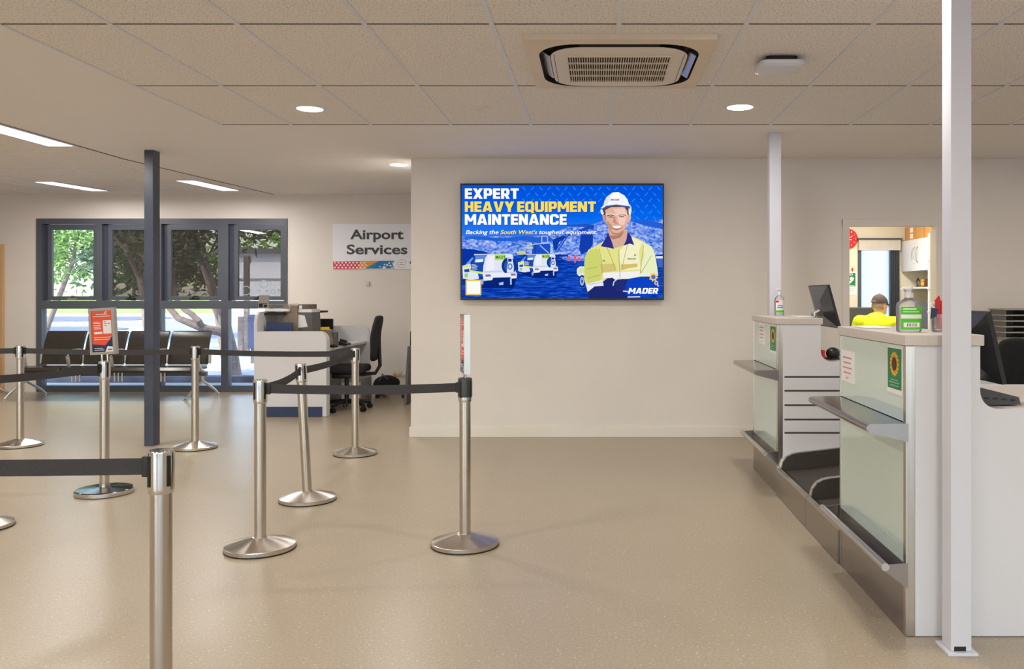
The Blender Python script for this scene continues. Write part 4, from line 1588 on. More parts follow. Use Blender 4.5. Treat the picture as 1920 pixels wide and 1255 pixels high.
MB().tube([(X(634, 10.1), 10.18, wt + .065), (X(646, 10.1), 10.18, wt + .045)], .016).build('handset', M['black'], ms)
tag(MB().ball((X(625, 9.75), 9.75, wt + .018), (.06, .035, .018)).build('computer_mouse', M['black']), 'small black mouse on the near corner of the service desk worktop', 'mouse')
tr = thing('wire_tray', 'clear document tray on top of the tall desk front', 'tray', (X(505, 9.8), 9.8, 1.16))
tz = 1.146
t_ = MB()
x0, x1, y0, y1 = dx0 - .03, dx0 + .27, 9.68, 9.98
t_.box(x0, x1, y0, y1, 1.161, 1.165)
for (xa, ya, xb, yb) in ((x0, y0, x1, y0), (x1, y0, x1, y1), (x1, y1, x0, y1), (x0, y1, x0, y0)):
    t_.tube([(xa, ya, 1.165), (xa, ya, 1.24)], .003, 6)
    t_.tube([(xa, ya, 1.24), (xb, yb, 1.24)], .003, 6)
t_.build('frame', M['alu'], tr, smooth=0)
B(x0 + .01, x1 - .02, y0 + .02, y1 - .02, 1.165, 1.19).build('papers', M['paper'], tr, smooth=0)
ch = thing('card_holder', 'grey leaflet holder standing in the clear tray', 'card holder', (X(493, 9.85), 9.85, 1.19))
MB().prism([(9.84, 1.19), (9.90, 1.19), (9.90, 1.205), (9.87, 1.21), (9.89, 1.345), (9.875, 1.345)], 'x', X(484, 9.85), X(503, 9.85)).build('holder', M['midgrey'], ch, smooth=0)
B(X(486, 9.85), X(501, 9.85), 9.842, 9.866, 1.2055, 1.25).build('leaflets', M['dark'], ch, smooth=0)

# office chair tucked under the service desk
def office_chair(label, loc, rz, tall=True):
    t = thing('office_chair', label, 'office chair', (0, 0, 0), 'black swivel chairs')
    s = MB().box(-.24, .24, -.24, .24, .44, .53, bev=.04, seg=4)
    s.build('seat', M['blackfab'], t)
    B(-.17, .17, -.14, .14, .385, .44, bev=.02).build('seat_mechanism', M['black'], t)
    # backrest faces +y (the sitter looks to +y)
    b = MB()
    prof = [(-.30, .56), (-.325, .70), (-.31, .82), (-.33, .95), (-.36, 1.06), (-.37, 1.11)] if tall else [(-.29, .60), (-.31, .75), (-.29, .9), (-.30, 1.02)]
    n = len(prof)
    rows = []
    for i, (y, z) in enumerate(prof):
        w = (.20, .23, .235, .22, .19, .12)[i] if tall else (.17, .23, .235, .17)[i]
        rows.append([b.bm.verts.new((x, y + yy - .25 * x * x, z)) for x, yy in ((-w, .0), (-w * .55, .03), (0, .034), (w * .55, .03), (w, .0), (w * .95, -.035), (0, -.05), (-w * .95, -.035))])
    fs = []
    for a, c in zip(rows, rows[1:]):
        for i in range(8):
            j = (i + 1) % 8
            fs.append(b.bm.faces.new((a[i], a[j], c[j], c[i])))
    fs.append(b.bm.faces.new(rows[0][::-1]))
    fs.append(b.bm.faces.new(rows[-1]))
    bmesh.ops.recalc_face_normals(b.bm, faces=fs)
    ob = b.build('backrest', M['blackfab'], t, smooth=80)
    md = ob.modifiers.new('round', 'SUBSURF')
    md.levels = md.render_levels = 2
    MB().tube([(0, -.16, .415), (0, -.33, .43), (0, -.385, .52), (0, -.375, .75)], .022, 8).build('back_bar', M['black'], t)
    MB().tube([(0, 0, .12), (0, 0, .39)], .026, 12).build('gas_lift', M['black'], t)
    base = MB()
    base.lathe([(0, .075), (.045, .075), (.04, .13), (0, .13)], 0, 0, 16)
    for k in range(5):
        a = k * 2 * PI / 5 + .3
        base.tube([(0, 0, .11), (.16 * math.cos(a), .16 * math.sin(a), .10), (.29 * math.cos(a), .29 * math.sin(a), .075)], .022, 8)
    base = base.build('star_base', M['black'], t)
    for k in range(5):
        a = k * 2 * PI / 5 + .3
        c = Vector((.285 * math.cos(a), .285 * math.sin(a), .028))
        w = MB()
        for s_ in (-.016, .016):
            o_ = Vector((-math.sin(a), math.cos(a), 0)) * s_
            w.tube([c + o_ * .6, c + o_ * 1.5], .028, 14)
        w.tube([c + Vector((0, 0, .01)), c + Vector((0, 0, .05))], .011, 8)
        w.build('castor', M['black'], base)
    t.location = loc
    t.rotation_euler = (0, 0, rz)
    return t


office_chair('tall black swivel chair tucked under the white service desk', (-2.93, 10.0, 0), PI / 2 + .05)
rb = thing('storage_box', 'pale grey drawer box under the far end of the service desk', 'box', (X(676, 10.9), 10.85, 0))
B(dx1 - .20, dx1 + .06, 10.62, 11.1, .001, .30, bev=.008).build('body', M['midgrey'], rb)
B(dx1 - .19, dx1 + .05, 10.612, 10.622, .05, .26, bev=.003).build('drawer_front', M['white'], rb)
for u, lab in ((745, 'white double power outlet on the wall right of the service desk'), (771, 'white power outlet on the wall next to the screen wall corner')):
    p = P(u if u < 760 else 764, 700, YF)
    t = thing('power_outlet', lab, 'power outlet', (p.x, YF, p.z))
    B(p.x - .06, p.x + .06, YF - .012, YF - .0005, p.z - .04, p.z + .04, bev=.003).build('plate', M['acwhite'], t)
    B(p.x - .05, p.x - .022, YF - .035, YF - .012, p.z - .025, p.z + .005, bev=.003).build('plug', M['yellowcable'] if u < 760 else M['white'], t)
    B(p.x + .022, p.x + .05, YF - .035, YF - .012, p.z - .025, p.z + .005, bev=.003).build('plug', M['yellowcable'] if u < 760 else M['white'], t)
p = P(741, 701, YF)
tag(MB().tube([(p.x, YF - .03, p.z - .03), (p.x - .03, YF - .06, p.z - .12), (p.x - .12, YF - .10, .06), (p.x - .18, YF - .16, .011), (p.x - .36, YF - .3, .011)], .008).build('power_cable', M['yellowcable']), 'yellow power cable hanging from the wall outlet to the floor', 'cable')
p = P(764, 706, YF)
tag(MB().tube([(p.x, YF - .045, p.z - .02), (p.x + .05, YF - .07, p.z - .08), (p.x + .0, YF - .08, p.z - .14), (p.x - .06, YF - .06, p.z - .10), (p.x - .02, YF - .08, .05), (p.x + .02, YF - .10, .012)], .006).build('power_cable', M['acwhite']), 'white power cable looped under the right wall outlet', 'cable')
bgt = thing('equipment_bag', 'black soft bag lying on the floor below the power outlets', 'bag', (X(725, 11.45), 11.45, 0))
MB().ball((X(726, 11.45), 11.45, .17), (.17, .12, .10), 18).ball((X(718, 11.45), 11.43, .13), (.13, .12, .129), 16).build('body', M['blackfab'], bgt)
MB().tube([(X(716, 11.45), 11.33, .2), (X(722, 11.45), 11.30, .30), (X(732, 11.45), 11.33, .22)], .01).build('strap', M['greyplastic'], bgt)
fr_ = thing('folded_trolley', 'folded metal trolley lying on the floor beside the leaning panels', 'trolley', (X(735, 11.3), 11.25, 0))
yy = 11.12
MB().tube([(X(706, yy), yy, .06), (X(768, yy), yy, .06)], .013).tube([(X(706, yy), yy + .16, .06), (X(768, yy), yy + .16, .06)], .013).tube([(X(720, yy), yy, .06), (X(720, yy), yy + .16, .06)], .011).build('frame', M['alu'], fr_)
for u in (708, 757):
    MB().tube([(X(u, yy), yy - .01, .03), (X(u, yy), yy + .02, .03)], .03, 14).build('wheel', M['black'], fr_)
for i, (u0, u1, v0, lab, mm) in enumerate(((757, 764, 650, 'dark folded table leaning against the screen wall corner', 'greyplastic'), (766.5, 769, 622, 'tall brown board leaning behind the screen wall corner', 'dark'))):
    yb = 10.4 + i * .62
    zt = Z(v0, yb)
    l = MB()
    l.prism([(X(u0, yb), 0.002), (X(u0, yb) + .03, 0.002), (X(u1, yb) + .03, zt), (X(u1, yb), zt)], 'y', yb, yb + .55)
    tag(l.build('wooden_board' if i else 'folded_table', M[mm], smooth=0), lab, 'panel')

# ------------------------------------------------------------------ check-in desks and baggage conveyor
CX = 1.222


def checkin(y0, y1, label, grooves):
    t = thing('checkin_desk', label, 'check-in desk', (CX, (y0 + y1) / 2, 0), 'check-in desks')
    xt, xd, r = CX + .29, CX + 1.50, .07
    ztop = 1.148

    def side(ya, yb, nm, gr):
        pts = [(CX + .03, 0.003), (xd, 0.003), (xd, .90)]
        pts += [(xt + r - r * math.sin(a), .90 + r - r * math.cos(a)) for a in [PI / 2 * i / 8 for i in range(9)]]
        pts += [(xt, ztop), (CX + .03, ztop)]
        o = MB().prism(pts, 'y', ya, yb).build(nm, M['white'], t, smooth=20)
        if gr:
            g = MB()
            for v in (707, 733, 760, 787, 812):
                z = Z(v, y0)
                g.box(CX + .045, xd - .02, ya - .0015, ya + .004, z - .006, z + .006)
            g.build('groove', M['gap'], o, smooth=0)
    side(y0, y0 + .03, 'side_panel', grooves)
    side(y1 - .03, y1, 'side_panel', False)
    B(CX + .03, CX + .05, y0 + .03, y1 - .03, .003, ztop).build('front_backing', M['white'], t, smooth=0)
    B(xt - .02, xt - .001, y0 + .03, y1 - .03, .88, ztop).build('rear_panel', M['wall'], t, smooth=0)
    B(CX - .012, xt + .012, y0 - .012, y1 + .012, ztop + .001, ztop + .044, bev=.004).build('counter_top', M['greylam'], t)
    B(xt - .0, xd, y0 + .03, y1 - .03, .872, .898, bev=.003).build('desk_top', M['greylam'], t)
    # steel edge posts
    for (ya, yb) in ((y0 - .001, y0 + .028), (y1 - .012, y1 + .001)):
        B(CX - .004, CX + .034, ya, yb, 0.002, ztop, bev=.002).build('edge_trim', M['steel'], t)
    B(CX, CX + .008, y0 + .028, y1 - .012, .845, ztop - .002).build('glass_panel', M['mint'], t, smooth=0)
    B(CX, CX + .008, y0 + .028, y1 - .012, .285, .765).build('glass_panel', M['mint'], t, smooth=0)
    # writing shelf
    pts = [(CX + .006, .842), (CX - .145, .840), (CX - .158, .832), (CX - .160, .820), (CX - .150, .808), (CX + .006, .768)]
    MB().prism(pts, 'y', y0 - .003, y1 + .003).build('bag_shelf', M['steelh'], t, smooth=60)
    # bumper tray and kick plate
    ya, yb = y0 - .003, y1 + .02
    tp = MB()
    tp.prism([(CX + .003, .215), (CX - .074, .266), (CX - .074, .278), (CX + .003, .228)], 'y', ya + .003, yb - .003)
    tp.prism([(CX + .004, .190), (CX - .092, .262), (CX - .092, .284), (CX + .004, .292)], 'y', ya, ya + .004)
    tp.prism([(CX + .004, .190), (CX - .092, .262), (CX - .092, .284), (CX + .004, .292)], 'y', yb - .004, yb)
    tp.build('bumper_tray', M['steelh'], t, smooth=0)
    MB().tube([(CX - .086, ya - .003, .277), (CX - .086, yb + .003, .277)], .016, 14).build('bumper_rail', M['alu'], t)
    B(CX - .003, CX + .012, y0 + .0285, y1 - .0125, .002, .285, bev=.001).build('kick_plate', M['steelh'], t)
    return t


Y1A, Y1B, Y2A, Y2B = 3.365, 4.28, 5.76, 6.65
checkin(Y1A, Y1B, 'near white check-in desk with mint glass front behind the white post', False)
checkin(Y2A, Y2B, 'far white check-in desk with grooved side and mint glass front', True)
cv = thing('baggage_conveyor', 'twin lane baggage conveyor between the two check-in desks', 'conveyor', (CX + .6, (Y1B + Y2A) / 2, 0))
for ya, yb in ((Y1B + .004, 4.948), (4.952, Y2A - .004)):
    pts = [(CX - .012, .003), (CX + .012, .003), (CX + .03, .178), (CX + .012, .186), (CX - .004, .178), (CX - .012, .160)]
    MB().prism(pts, 'y', ya, yb).build('front_plate', M['steelh'], cv, smooth=50)
for ya, yb in ((Y1B + .03, 4.925), (4.975, Y2A - .03)):
    pts = [(CX + .03, .150), (CX + .05, .170), (CX + 1.7, .36), (CX + 1.7, .30), (CX + .03, .10)]
    MB().prism(pts, 'y', ya, yb).build('belt', M['belt'], cv, smooth=50)
for ya, yb in ((Y1B + .004, Y1B + .03), (4.93, 4.97), (Y2A - .03, Y2A - .004)):
    pts = [(CX + .02, .12), (CX + .02, .185), (CX + .03, .225), (CX + .055, .258), (CX + .09, .276), (CX + .13, .284), (CX + 1.7, .465), (CX + 1.7, .30)]
    g_ = MB().prism(pts, 'y', ya, yb).build('side_guard', M['belt'], cv, smooth=40)
    e_ = MB()
    for p, q in zip(pts[1:7], pts[2:7]):
        d_ = Vector((q[0] - p[0], 0, q[1] - p[1])).normalized()
        n_ = Vector((-d_.z, 0, d_.x)) * .006
        e_.prism([(p[0], p[1]), (q[0], q[1]), (q[0] + n_.x, q[1] + n_.z), (p[0] + n_.x, p[1] + n_.z)], 'y', ya - .002, yb + .002)
    e_.build('guard_edge', M['alu'], g_, smooth=0)


def wall_paper(name, ya, yb, z0, z1, label, cat, grp):
    t = thing(name, label, cat, (CX, (ya + yb) / 2, z0), grp)
    return t


def on_front(mb, i, ya, yb, z0, z1, pts, k=0, x=CX):
    # seen from the hall the far end is on the left
    mb.m(i).poly([(x - .0016 - k * .0003, yb - (yb - ya) * a, z1 - (z1 - z0) * b) for a, b in pts])


def sunflower(ya, yb, z0, z1, label):
    t = wall_paper('poster', ya, yb, z0, z1, label, 'poster', 'sunflower posters on the check-in desks')
    B(CX - .0014, CX - .0002, ya, yb, z0, z1).build('sheet', M['paper'], t, smooth=0)
    m_ = MB()
    R_ = lambda i, pts, k: on_front(m_, i, ya, yb, z0, z1, pts, k)
    R_(0, [(.05, .04), (.93, .04), (.93, .90), (.05, .90)], 0)
    for ring, (r0, r1, n, off) in enumerate(((.13, .29, 16, 0), (.12, .25, 14, .2))):
        for i in range(n):
            a = off + 2 * PI * i / n
            ca, sa = math.cos(a), math.sin(a)
            asp = .95
            w = .048
            R_(1 if ring == 0 else 4, [(.49 + r0 * ca + w * sa, .37 + (r0 * sa - w * ca) * asp), (.49 + r1 * .8 * ca + w * sa, .37 + (r1 * .8 * sa - w * ca) * asp), (.49 + r1 * ca, .37 + r1 * sa * asp), (.49 + r1 * .8 * ca - w * sa, .37 + (r1 * .8 * sa + w * ca) * asp), (.49 + r0 * ca - w * sa, .37 + (r0 * sa + w * ca) * asp)], 1 + ring + (i % 2) * .3)
    R_(2, circle(.49, .37, .155, .15), 4)
    for (a, b, z) in ((.26, .74, .70), (.16, .82, .755), (.24, .76, .82)):
        for q in range(7):
            x0 = a + (b - a) * q / 7
            R_(3, [(x0, z), (x0 + (b - a) / 9, z), (x0 + (b - a) / 9, z + .022), (x0, z + .022)], 4)
    m_.build('print', [M['green'], M['yellow'], M['brown'], mat('pale_green_print', (170, 214, 180), .6), mat('petal_orange', (236, 160, 24), .5, var=.1)], t, smooth=0)


sunflower(3.405, 3.590, .945, 1.138, 'green sunflower poster on the near check-in desk')
sunflower(5.800, 6.020, .945, 1.138, 'green sunflower poster on the far check-in desk')


def notice(ya, yb, z0, z1, label):
    t = wall_paper('notice', ya, yb, z0, z1, label, 'notice', 'red print notices on the check-in desks')
    B(CX - .0014, CX - .0002, ya, yb, z0, z1).build('sheet', M['paper'], t, smooth=0)
    m_ = MB()
    for (a, b, z) in ((.12, .80, .20), (.16, .74, .36), (.12, .82, .52), (.16, .74, .68), (.38, .58, .84)):
        n = max(2, int((b - a) * 14))
        for q in range(n):
            x0 = a + (b - a) * q / n
            on_front(m_, 0, ya, yb, z0, z1, [(x0, z), (x0 + (b - a) / n * .72, z), (x0 + (b - a) / n * .72, z + .05), (x0, z + .05)])
    m_.build('print', M['redtext'], t, smooth=0)


notice(4.045, 4.255, .925, 1.077, 'white notice with red lines on the near check-in desk')
notice(6.20, 6.42, .985, 1.146, 'white notice with red lines on the far check-in desk')


# things on the desks
CT = 1.1935


def sanitiser(x, y, s, wide, label, near):
    t = thing('sanitiser_bottle', label, 'sanitiser bottle', (x, y, CT))
    w, d = .050 * wide, .030 * wide
    b = MB()
    b.lathe([(0, CT + .001), (w * .94, CT + .001), (w, CT + .008), (w, CT + .115 * s), (w * .9, CT + .130 * s), (w * .45, CT + .145 * s), (w * .30, CT + .150 * s), (w * .30, CT + .158 * s), (0, CT + .158 * s)], x, y, 32, sy=.62)
    b.build('bottle', M['clear'], t)
    MB().lathe([(0, CT + .004), (w * .90, CT + .004), (w * .93, CT + .01), (w * .93, CT + .095 * s), (0, CT + .095 * s)], x, y, 28, sy=.58).build('gel', glassy('gel_' + label[:4], (.96, .97, .98), .0, haze=.08, haze_rgb=(245, 247, 250)), t)
    p = MB().lathe([(0, CT + .152 * s), (w * .36, CT + .152 * s), (w * .36, CT + .172 * s), (w * .2, CT + .176 * s), (w * .2, CT + .186 * s), (w * .34, CT + .188 * s), (w * .32, CT + .198 * s), (0, CT + .2 * s)], x, y, 20)
    p.tube([(x, y, CT + .193 * s), (x - w * .5, y - .006, CT + .193 * s), (x - w * .72, y - .008, CT + .185 * s)], .005, 8)
    p.build('pump', M['white'], t)
    l = MB()

    def band(i, a0, a1, z0, z1, k=0.0):
        n = 10
        P_ = [(x + (w + .0006 + k) * math.cos(a), y + (w + .0006 + k) * .62 * math.sin(a)) for a in [a0 + (a1 - a0) * q / n for q in range(n + 1)]]
        for q in range(n):
            l.m(i).poly([(*P_[q], CT + z0 * s), (*P_[q + 1], CT + z0 * s), (*P_[q + 1], CT + z1 * s), (*P_[q], CT + z1 * s)])
    c = 1.5 * PI + .10
    h_ = .95
    if near:
        band(0, c - h_, c + h_, .012, .112)
        band(1, c - h_, c + h_, .060, .078, .0003)
        band(1, c - h_ * .75, c + h_ * .65, .022, .042, .0003)
        band(1, c - h_ * .8, c + h_ * .3, .099, .105, .0003)
        band(3, c - h_ * .8, c + h_ * .6, .088, .0915, .0003)
        for q in range(7):
            band(2, c - .45 + q * .12, c - .40 + q * .12, .025, .039, .0006)
    else:
        band(1, c - h_, c + h_, .02, .115)
        band(0, c - h_, c + h_, .022, .040, .0003)
        band(4, c - h_ * .7, c + h_ * .7, .055, .063, .0003)
        band(4, c - h_ * .6, c + h_ * .6, .070, .077, .0003)
        band(5, c - h_, c - h_ * .3, .096, .112, .0003)
    l.build('label', [M['lime'], M['paper'], M['signgrey'], mat('pale_lime', (200, 236, 180), .5), mat('label_blue', (90, 120, 180), .5), M['red']], t, smooth=60)


sanitiser(X(1704, 3.60), 3.60, .95, 1.07, 'large clear sanitiser bottle with green label on the near desk', True)
sanitiser(X(1461, 6.42), 6.42, 1.02, .72, 'slim clear sanitiser bottle with white label on the far desk', False)
pp_ = thing('paper_stack', 'loose white papers on the top of the near check-in desk', 'papers', (X(1632, 4.05), 4.05, CT))
B(X(1612, 4.05), X(1659, 4.05), 3.96, 4.17, CT, CT + .006).build('sheets', M['paper'], pp_, smooth=0)
pp2 = thing('paper_stack', 'loose white papers on the top of the far check-in desk', 'papers', (X(1500, 6.3), 6.2, CT))
B(X(1490, 6.1), X(1520, 6.1), 6.0, 6.2, CT, CT + .004).build('sheets', M['paper'], pp2, smooth=0)
jx, jy = X(1766, 3.62), 3.62
jar = thing('tag_jar', 'clear jar stuffed with red and white luggage tags beside the white post', 'jar', (jx, jy, CT))
MB().lathe([(0, CT), (.038, CT), (.042, CT + .004), (.046, CT + .075), (.043, CT + .075), (.039, CT + .006), (0, CT + .006)], jx, jy, 24).build('jar', M['clear'], jar)
for i, (dx, dy, h_, mm) in enumerate(((-.012, -.01, .155, 'red'), (.005, -.015, .15, 'orange'), (.018, .0, .14, 'red'), (-.004, .012, .13, 'paper'), (-.022, .004, .12, 'paper'), (.012, .014, .15, 'redtext'))):
    MB().prism([(jx + dx - .012, CT + .012), (jx + dx + .008, CT + .012), (jx + dx * 1.5 + .012, CT + h_ * .8), (jx + dx * 1.5 + .002, CT + h_), (jx + dx * 1.5 - .016, CT + h_ * .86)], 'y', jy + dy - .001, jy + dy + .001).build('luggage_tag', M[mm], jar, smooth=0)
MB().prism([(jx - .062, CT + .055), (jx - .036, CT + .065), (jx - .028, CT + .098), (jx - .056, CT + .102)], 'y', jy - .032, jy - .030).build('luggage_tag', M['navy'], jar, smooth=0)
MB().tube([(jx - .045, jy - .031, CT + .10), (jx - .058, jy - .02, CT + .12), (jx - .02, jy, CT + .125), (jx - .01, jy, CT + .08)], .003, 6).build('string', M['paper'], jar)


def counter_monitor(y0, label, u_b, v_b, u_t, v_t):
    """monitor seen from behind: near edge from bottom (u_b,v_b) to top (u_t,v_t)"""
    b, t_ = P(u_b, v_b, y0), P(u_t, v_t, y0)
    w = .53
    t = thing('computer_monitor', label, 'monitor', (b.x + .06, y0 + w / 2, .899), 'monitors on the check-in desks')
    th = .018
    d = Vector((t_.x - b.x, 0, t_.z - b.z)).normalized()
    n = Vector((d.z, 0, -d.x))       # towards the staff side
    q = lambda s, k: (b.x + d.x * s + n.x * k, b.z + d.z * s + n.z * k)
    L_ = (t_ - b).length
    MB().prism([q(0, 0), q(L_, 0), q(L_, th), q(0, th)], 'y', y0, y0 + w).build('panel', M['black'], t, smooth=0)
    # pyramid shaped back
    bk = MB()
    o = [(q(.005, 0), y0 + .005), (q(.005, 0), y0 + w - .005), (q(L_ - .005, 0), y0 + w - .005), (q(L_ - .005, 0), y0 + .005)]
    i = [(q(.09, -.035), y0 + .17), (q(.09, -.035), y0 + w - .17), (q(L_ - .10, -.035), y0 + w - .17), (q(L_ - .10, -.035), y0 + .17)]
    V = lambda p: bk.bm.verts.new((p[0][0], p[1], p[0][1]))
    O, I = [V(p) for p in o], [V(p) for p in i]
    fs = [bk.bm.faces.new((O[k], O[(k + 1) % 4], I[(k + 1) % 4], I[k])) for k in range(4)] + [bk.bm.faces.new(I)]
    bmesh.ops.recalc_face_normals(bk.bm, faces=fs)
    bk.build('back_cover', mat('charcoal_gloss_plastic', (44, 45, 50), .28), t, smooth=0)
    c = q(L_ * .42, -.03)
    bx_, my = c[0] - .02, y0 + w / 2
    MB().tube([(c[0], my, c[1]), (c[0] - .045, my, c[1] - .02), (c[0] - .045, my, .905)], .018, 10).build('stand', M['alu'], t)
    B(c[0] - .06, c[0] + .14, my - .1, my + .1, .899, .908, bev=.003).build('foot', M['black'], t)


counter_monitor(5.86, 'black monitor seen from behind on the far check-in desk', 1573, 616, 1551, 535)
counter_monitor(3.50, 'black monitor seen from behind on the near check-in desk right of the white post', 1880, 722, 1850, 586)
kx, ky = X(1838, 3.45), 3.46
kb = thing('keyboard', 'charcoal keyboard tilted on the near check-in desk', 'keyboard', (kx + .1, ky + .1, .899))
MB().prism([(kx - .04, .899), (X(1916, 3.45), .905), (X(1913, 3.45), .935), (kx - .04, .985), ], 'y', ky, ky + .03).prism([(kx - .04, .899), (X(1916, 3.45), .905), (X(1913, 3.45), .930), (kx - .04, .970)], 'y', ky + .03, ky + .14).build('case', mat('charcoal_keyboard', (66, 66, 68), .45), kb, smooth=0)
k_ = MB()
for i in range(4):
    x_ = kx + .02 + i * .035
    k_.box(x_, x_ + .02, ky - .0015, ky + .002, .928 - i * .003, .935 - i * .003)
k_.build('ports', M['black'], kb, smooth=0)
office_chair('black swivel chair at the right edge right of the near black monitor', (X(1898, 6.75) - .24, 6.55, 0.0), PI / 2 + .5, tall=False)
# far desk clutter
y = 5.95
hs = thing('barcode_scanner', 'black scanner with cable on the far check-in desk worktop', 'scanner', (X(1562, y), y, .899))
MB().ball((X(1562, y), y, .942), (.05, .05, .042), 16).build('body', M['black'], hs)
MB().tube([(X(1548, y), y - .03, .906), (X(1555, y), y - .06, .905), (X(1566, y), y - .05, .905), (X(1580, y), y, .905)], .005).build('cable', M['black'], hs)
tag(MB().box(X(1540, y), X(1546, y), y - .02, y + .04, .899, .965, bev=.006).build('stapler', M['red']), 'small red stapler standing on the far check-in desk worktop', 'stapler')
# sorting trays by the wall
yt = 7.4
cb_ = thing('low_cabinet', 'low grey cabinet against the screen wall behind the near desk', 'cabinet', (X(1950, yt), 7.75, 0))
B(X(1884, yt) - .02, X(1884, yt) + .9, yt - .02, YW - .02, .002, .965, bev=.006).build('body', M['midgrey'], cb_)
for k in range(2):
    B(X(1884, yt) + .45 * k - .01, X(1884, yt) + .45 * k + .42, yt - .036, yt - .02, .05, .93, bev=.003).build('door', M['greylam'], cb_)
so = thing('sorting_trays', 'grey stacked sorting trays at the right edge', 'trays', (X(1920, yt), yt + .15, .966))
for k in range(6):
    z = .966 + k * .05
    B(X(1884, yt) - .01, X(1884, yt) + .62, yt, yt + .3, z, z + .012, bev=.002).build('shelf', M['midgrey'], so)
s_ = MB()
for x_ in (.01, .21, .41, .60):
    s_.box(X(1884, yt) + x_, X(1884, yt) + x_ + .012, yt + .02, yt + .3, .966, 1.22)
s_.box(X(1884, yt) + .01, X(1884, yt) + .61, yt + .28, yt + .3, .966, 1.22)
s_.build('dividers', M['greyplastic'], so, smooth=0)

# ------------------------------------------------------------------ the office behind the doorway
OX0, OX1, OY = 2.0, 4.32, 11.0
wx0, wx1, wz0, wz1 = X(1608, OY), X(1685, OY), .85, Z(449, OY)
mb = B(OX0 - .1, wx0, OY, OY + .12, 0, 2.62)
mb.box(wx1, OX1 + .1, OY, OY + .12, 0, 2.62)
mb.box(wx0, wx1, OY, OY + .12, 0, wz0)
mb.box(wx0, wx1, OY, OY + .12, wz1, 2.62)
mb.box(OX0 - .1, OX0, YW + WT, OY, 0, 2.62)
mb.box(OX1, OX1 + .1, YW + WT, OY, 0, 2.62)
struct(mb.build('wall_office', M['wall_cream'], smooth=0))
struct(B(OX0, OX1, YW + WT, OY, 2.5, 2.6).build('ceiling_office', M['plaster'], smooth=0))
mb = B(wx0, wx0 + .045, OY - .01, OY + .06, wz0, wz1)
mb.box(X(1668, OY), wx1, OY - .01, OY + .06, wz0, wz1)
mb.box(wx0, wx1, OY - .01, OY + .06, wz0, wz0 + .05)
mb.box(wx0, wx1, OY - .01, OY + .06, wz1 - .03, wz1)
ow = struct(mb.build('window_4', M['frame'], smooth=0))
fg = bpy.data.materials.new('frosted_glass')
fg.use_nodes = True
fg.node_tree.nodes.clear()
f1 = fg.node_tree.nodes.new('ShaderNodeBsdfTranslucent')
f1.inputs['Color'].default_value = (.95, .95, .98, 1)
f2 = fg.node_tree.nodes.new('ShaderNodeOutputMaterial')
fg.node_tree.links.new(f1.outputs[0], f2.inputs['Surface'])
B(wx0 + .04, X(1668, OY), OY + .02, OY + .026, wz0 + .04, wz1 - .02).build('pane', fg, ow, smooth=0)
bl = thing('roller_blind', 'rolled up white blind at the top of the office window', 'blind', (X(1647, OY), OY - .05, Z(470, OY)))
B(wx0 - .015, wx1 + .02, OY - .075, OY - .0105, wz1 - .012, wz1 + .012).build('cassette', M['frame'], bl, smooth=0)
B(wx0 - .005, wx1 + .005, OY - .07, OY - .012, Z(470, OY), wz1 - .012, bev=.006).build('roll', mat('blind_fabric', (206, 200, 190), .7), bl)
fur = MB()
for k in range(5):
    x = X(1669, OY) + k * .024
    fur.tube([(x, OY - .03, .55), (x, OY - .03, Z(471, OY))], .013, 8)
tag(fur.build('curtain', mat('charcoal_cloth', (58, 62, 66), .8)), 'narrow charcoal curtain at the right side of the office window', 'curtain')
p = P(1588, 448, OY)
ck = thing('wall_clock', 'red round wall clock seen through the office doorway', 'clock', (p.x, OY - .02, p.z))
R = .128
dsc = MB().lathe([(0, -.018), (R - .006, -.018), (R, -.014), (R, .018), (0, .018)], 0, 0, 48)
for v in dsc.bm.verts:
    v.co = Vector((p.x + v.co.x, OY - .020 + v.co.z, p.z + v.co.y))
bmesh.ops.recalc_face_normals(dsc.bm, faces=dsc.bm.faces[:])
dsc.build('dial', M['red'], ck)
nm = MB()
for k in range(1, 13):
    a = PI / 2 - k * PI / 6
    cx_, cz_ = p.x + .098 * math.cos(a), p.z + .098 * math.sin(a)
    w = .020 if k > 9 else .012
    text(nm, str(k), cx_ - w / 2, cx_ + w / 2, cz_ - .011, .022, lambda a_, b_: (a_, OY - .0392, b_))
nm.build('numerals', M['paper'], ck, smooth=0)
hn = MB()
for ang, l_, w in ((.5, .07, .004), (-.35, .05, .005)):
    dx, dz_ = math.cos(ang) * l_, math.sin(ang) * l_
    hn.tube([(p.x, OY - .041, p.z), (p.x + dx, OY - .041, p.z + dz_)], w, 6)
hn.build('hands', M['paper'], ck)
# defibrillator poster
a0, a1 = X(1574, OY), X(1607, OY)
po = thing('safety_poster', 'green AED poster with white heart on the office wall', 'poster', ((a0 + a1) / 2, OY, Z(553, OY)))
B(a0, a1, OY - .003, OY - .0005, Z(553, OY), Z(510, OY)).build('sheet', M['paper'], po, smooth=0)
g = MB()
yq = OY - .0036
g.m(0).poly([(a0 + .012, yq, Z(537, OY)), (a1 - .022, yq, Z(537, OY)), (a1 - .022, yq, Z(512, OY)), (a0 + .012, yq, Z(512, OY))])
hx, hz = X(1593, OY), Z(525, OY)
hp = []
for i in range(28):
    t_ = 2 * PI * i / 28
    hp.append((hx + 16 * math.sin(t_) ** 3 * .0034, yq - .0004, hz + (13 * math.cos(t_) - 5 * math.cos(2 * t_) - 2 * math.cos(3 * t_) - math.cos(4 * t_)) * .0034))
g.m(1).poly(hp)
g.m(0).poly([(hx - .03, yq - .0008, hz + .03), (hx + .012, yq - .0008, hz + .012), (hx + .0, yq - .0008, hz + .004), (hx + .024, yq - .0008, hz - .022), (hx - .014, yq - .0008, hz - .004), (hx - .004, yq - .0008, hz + .006)])
g.m(1)
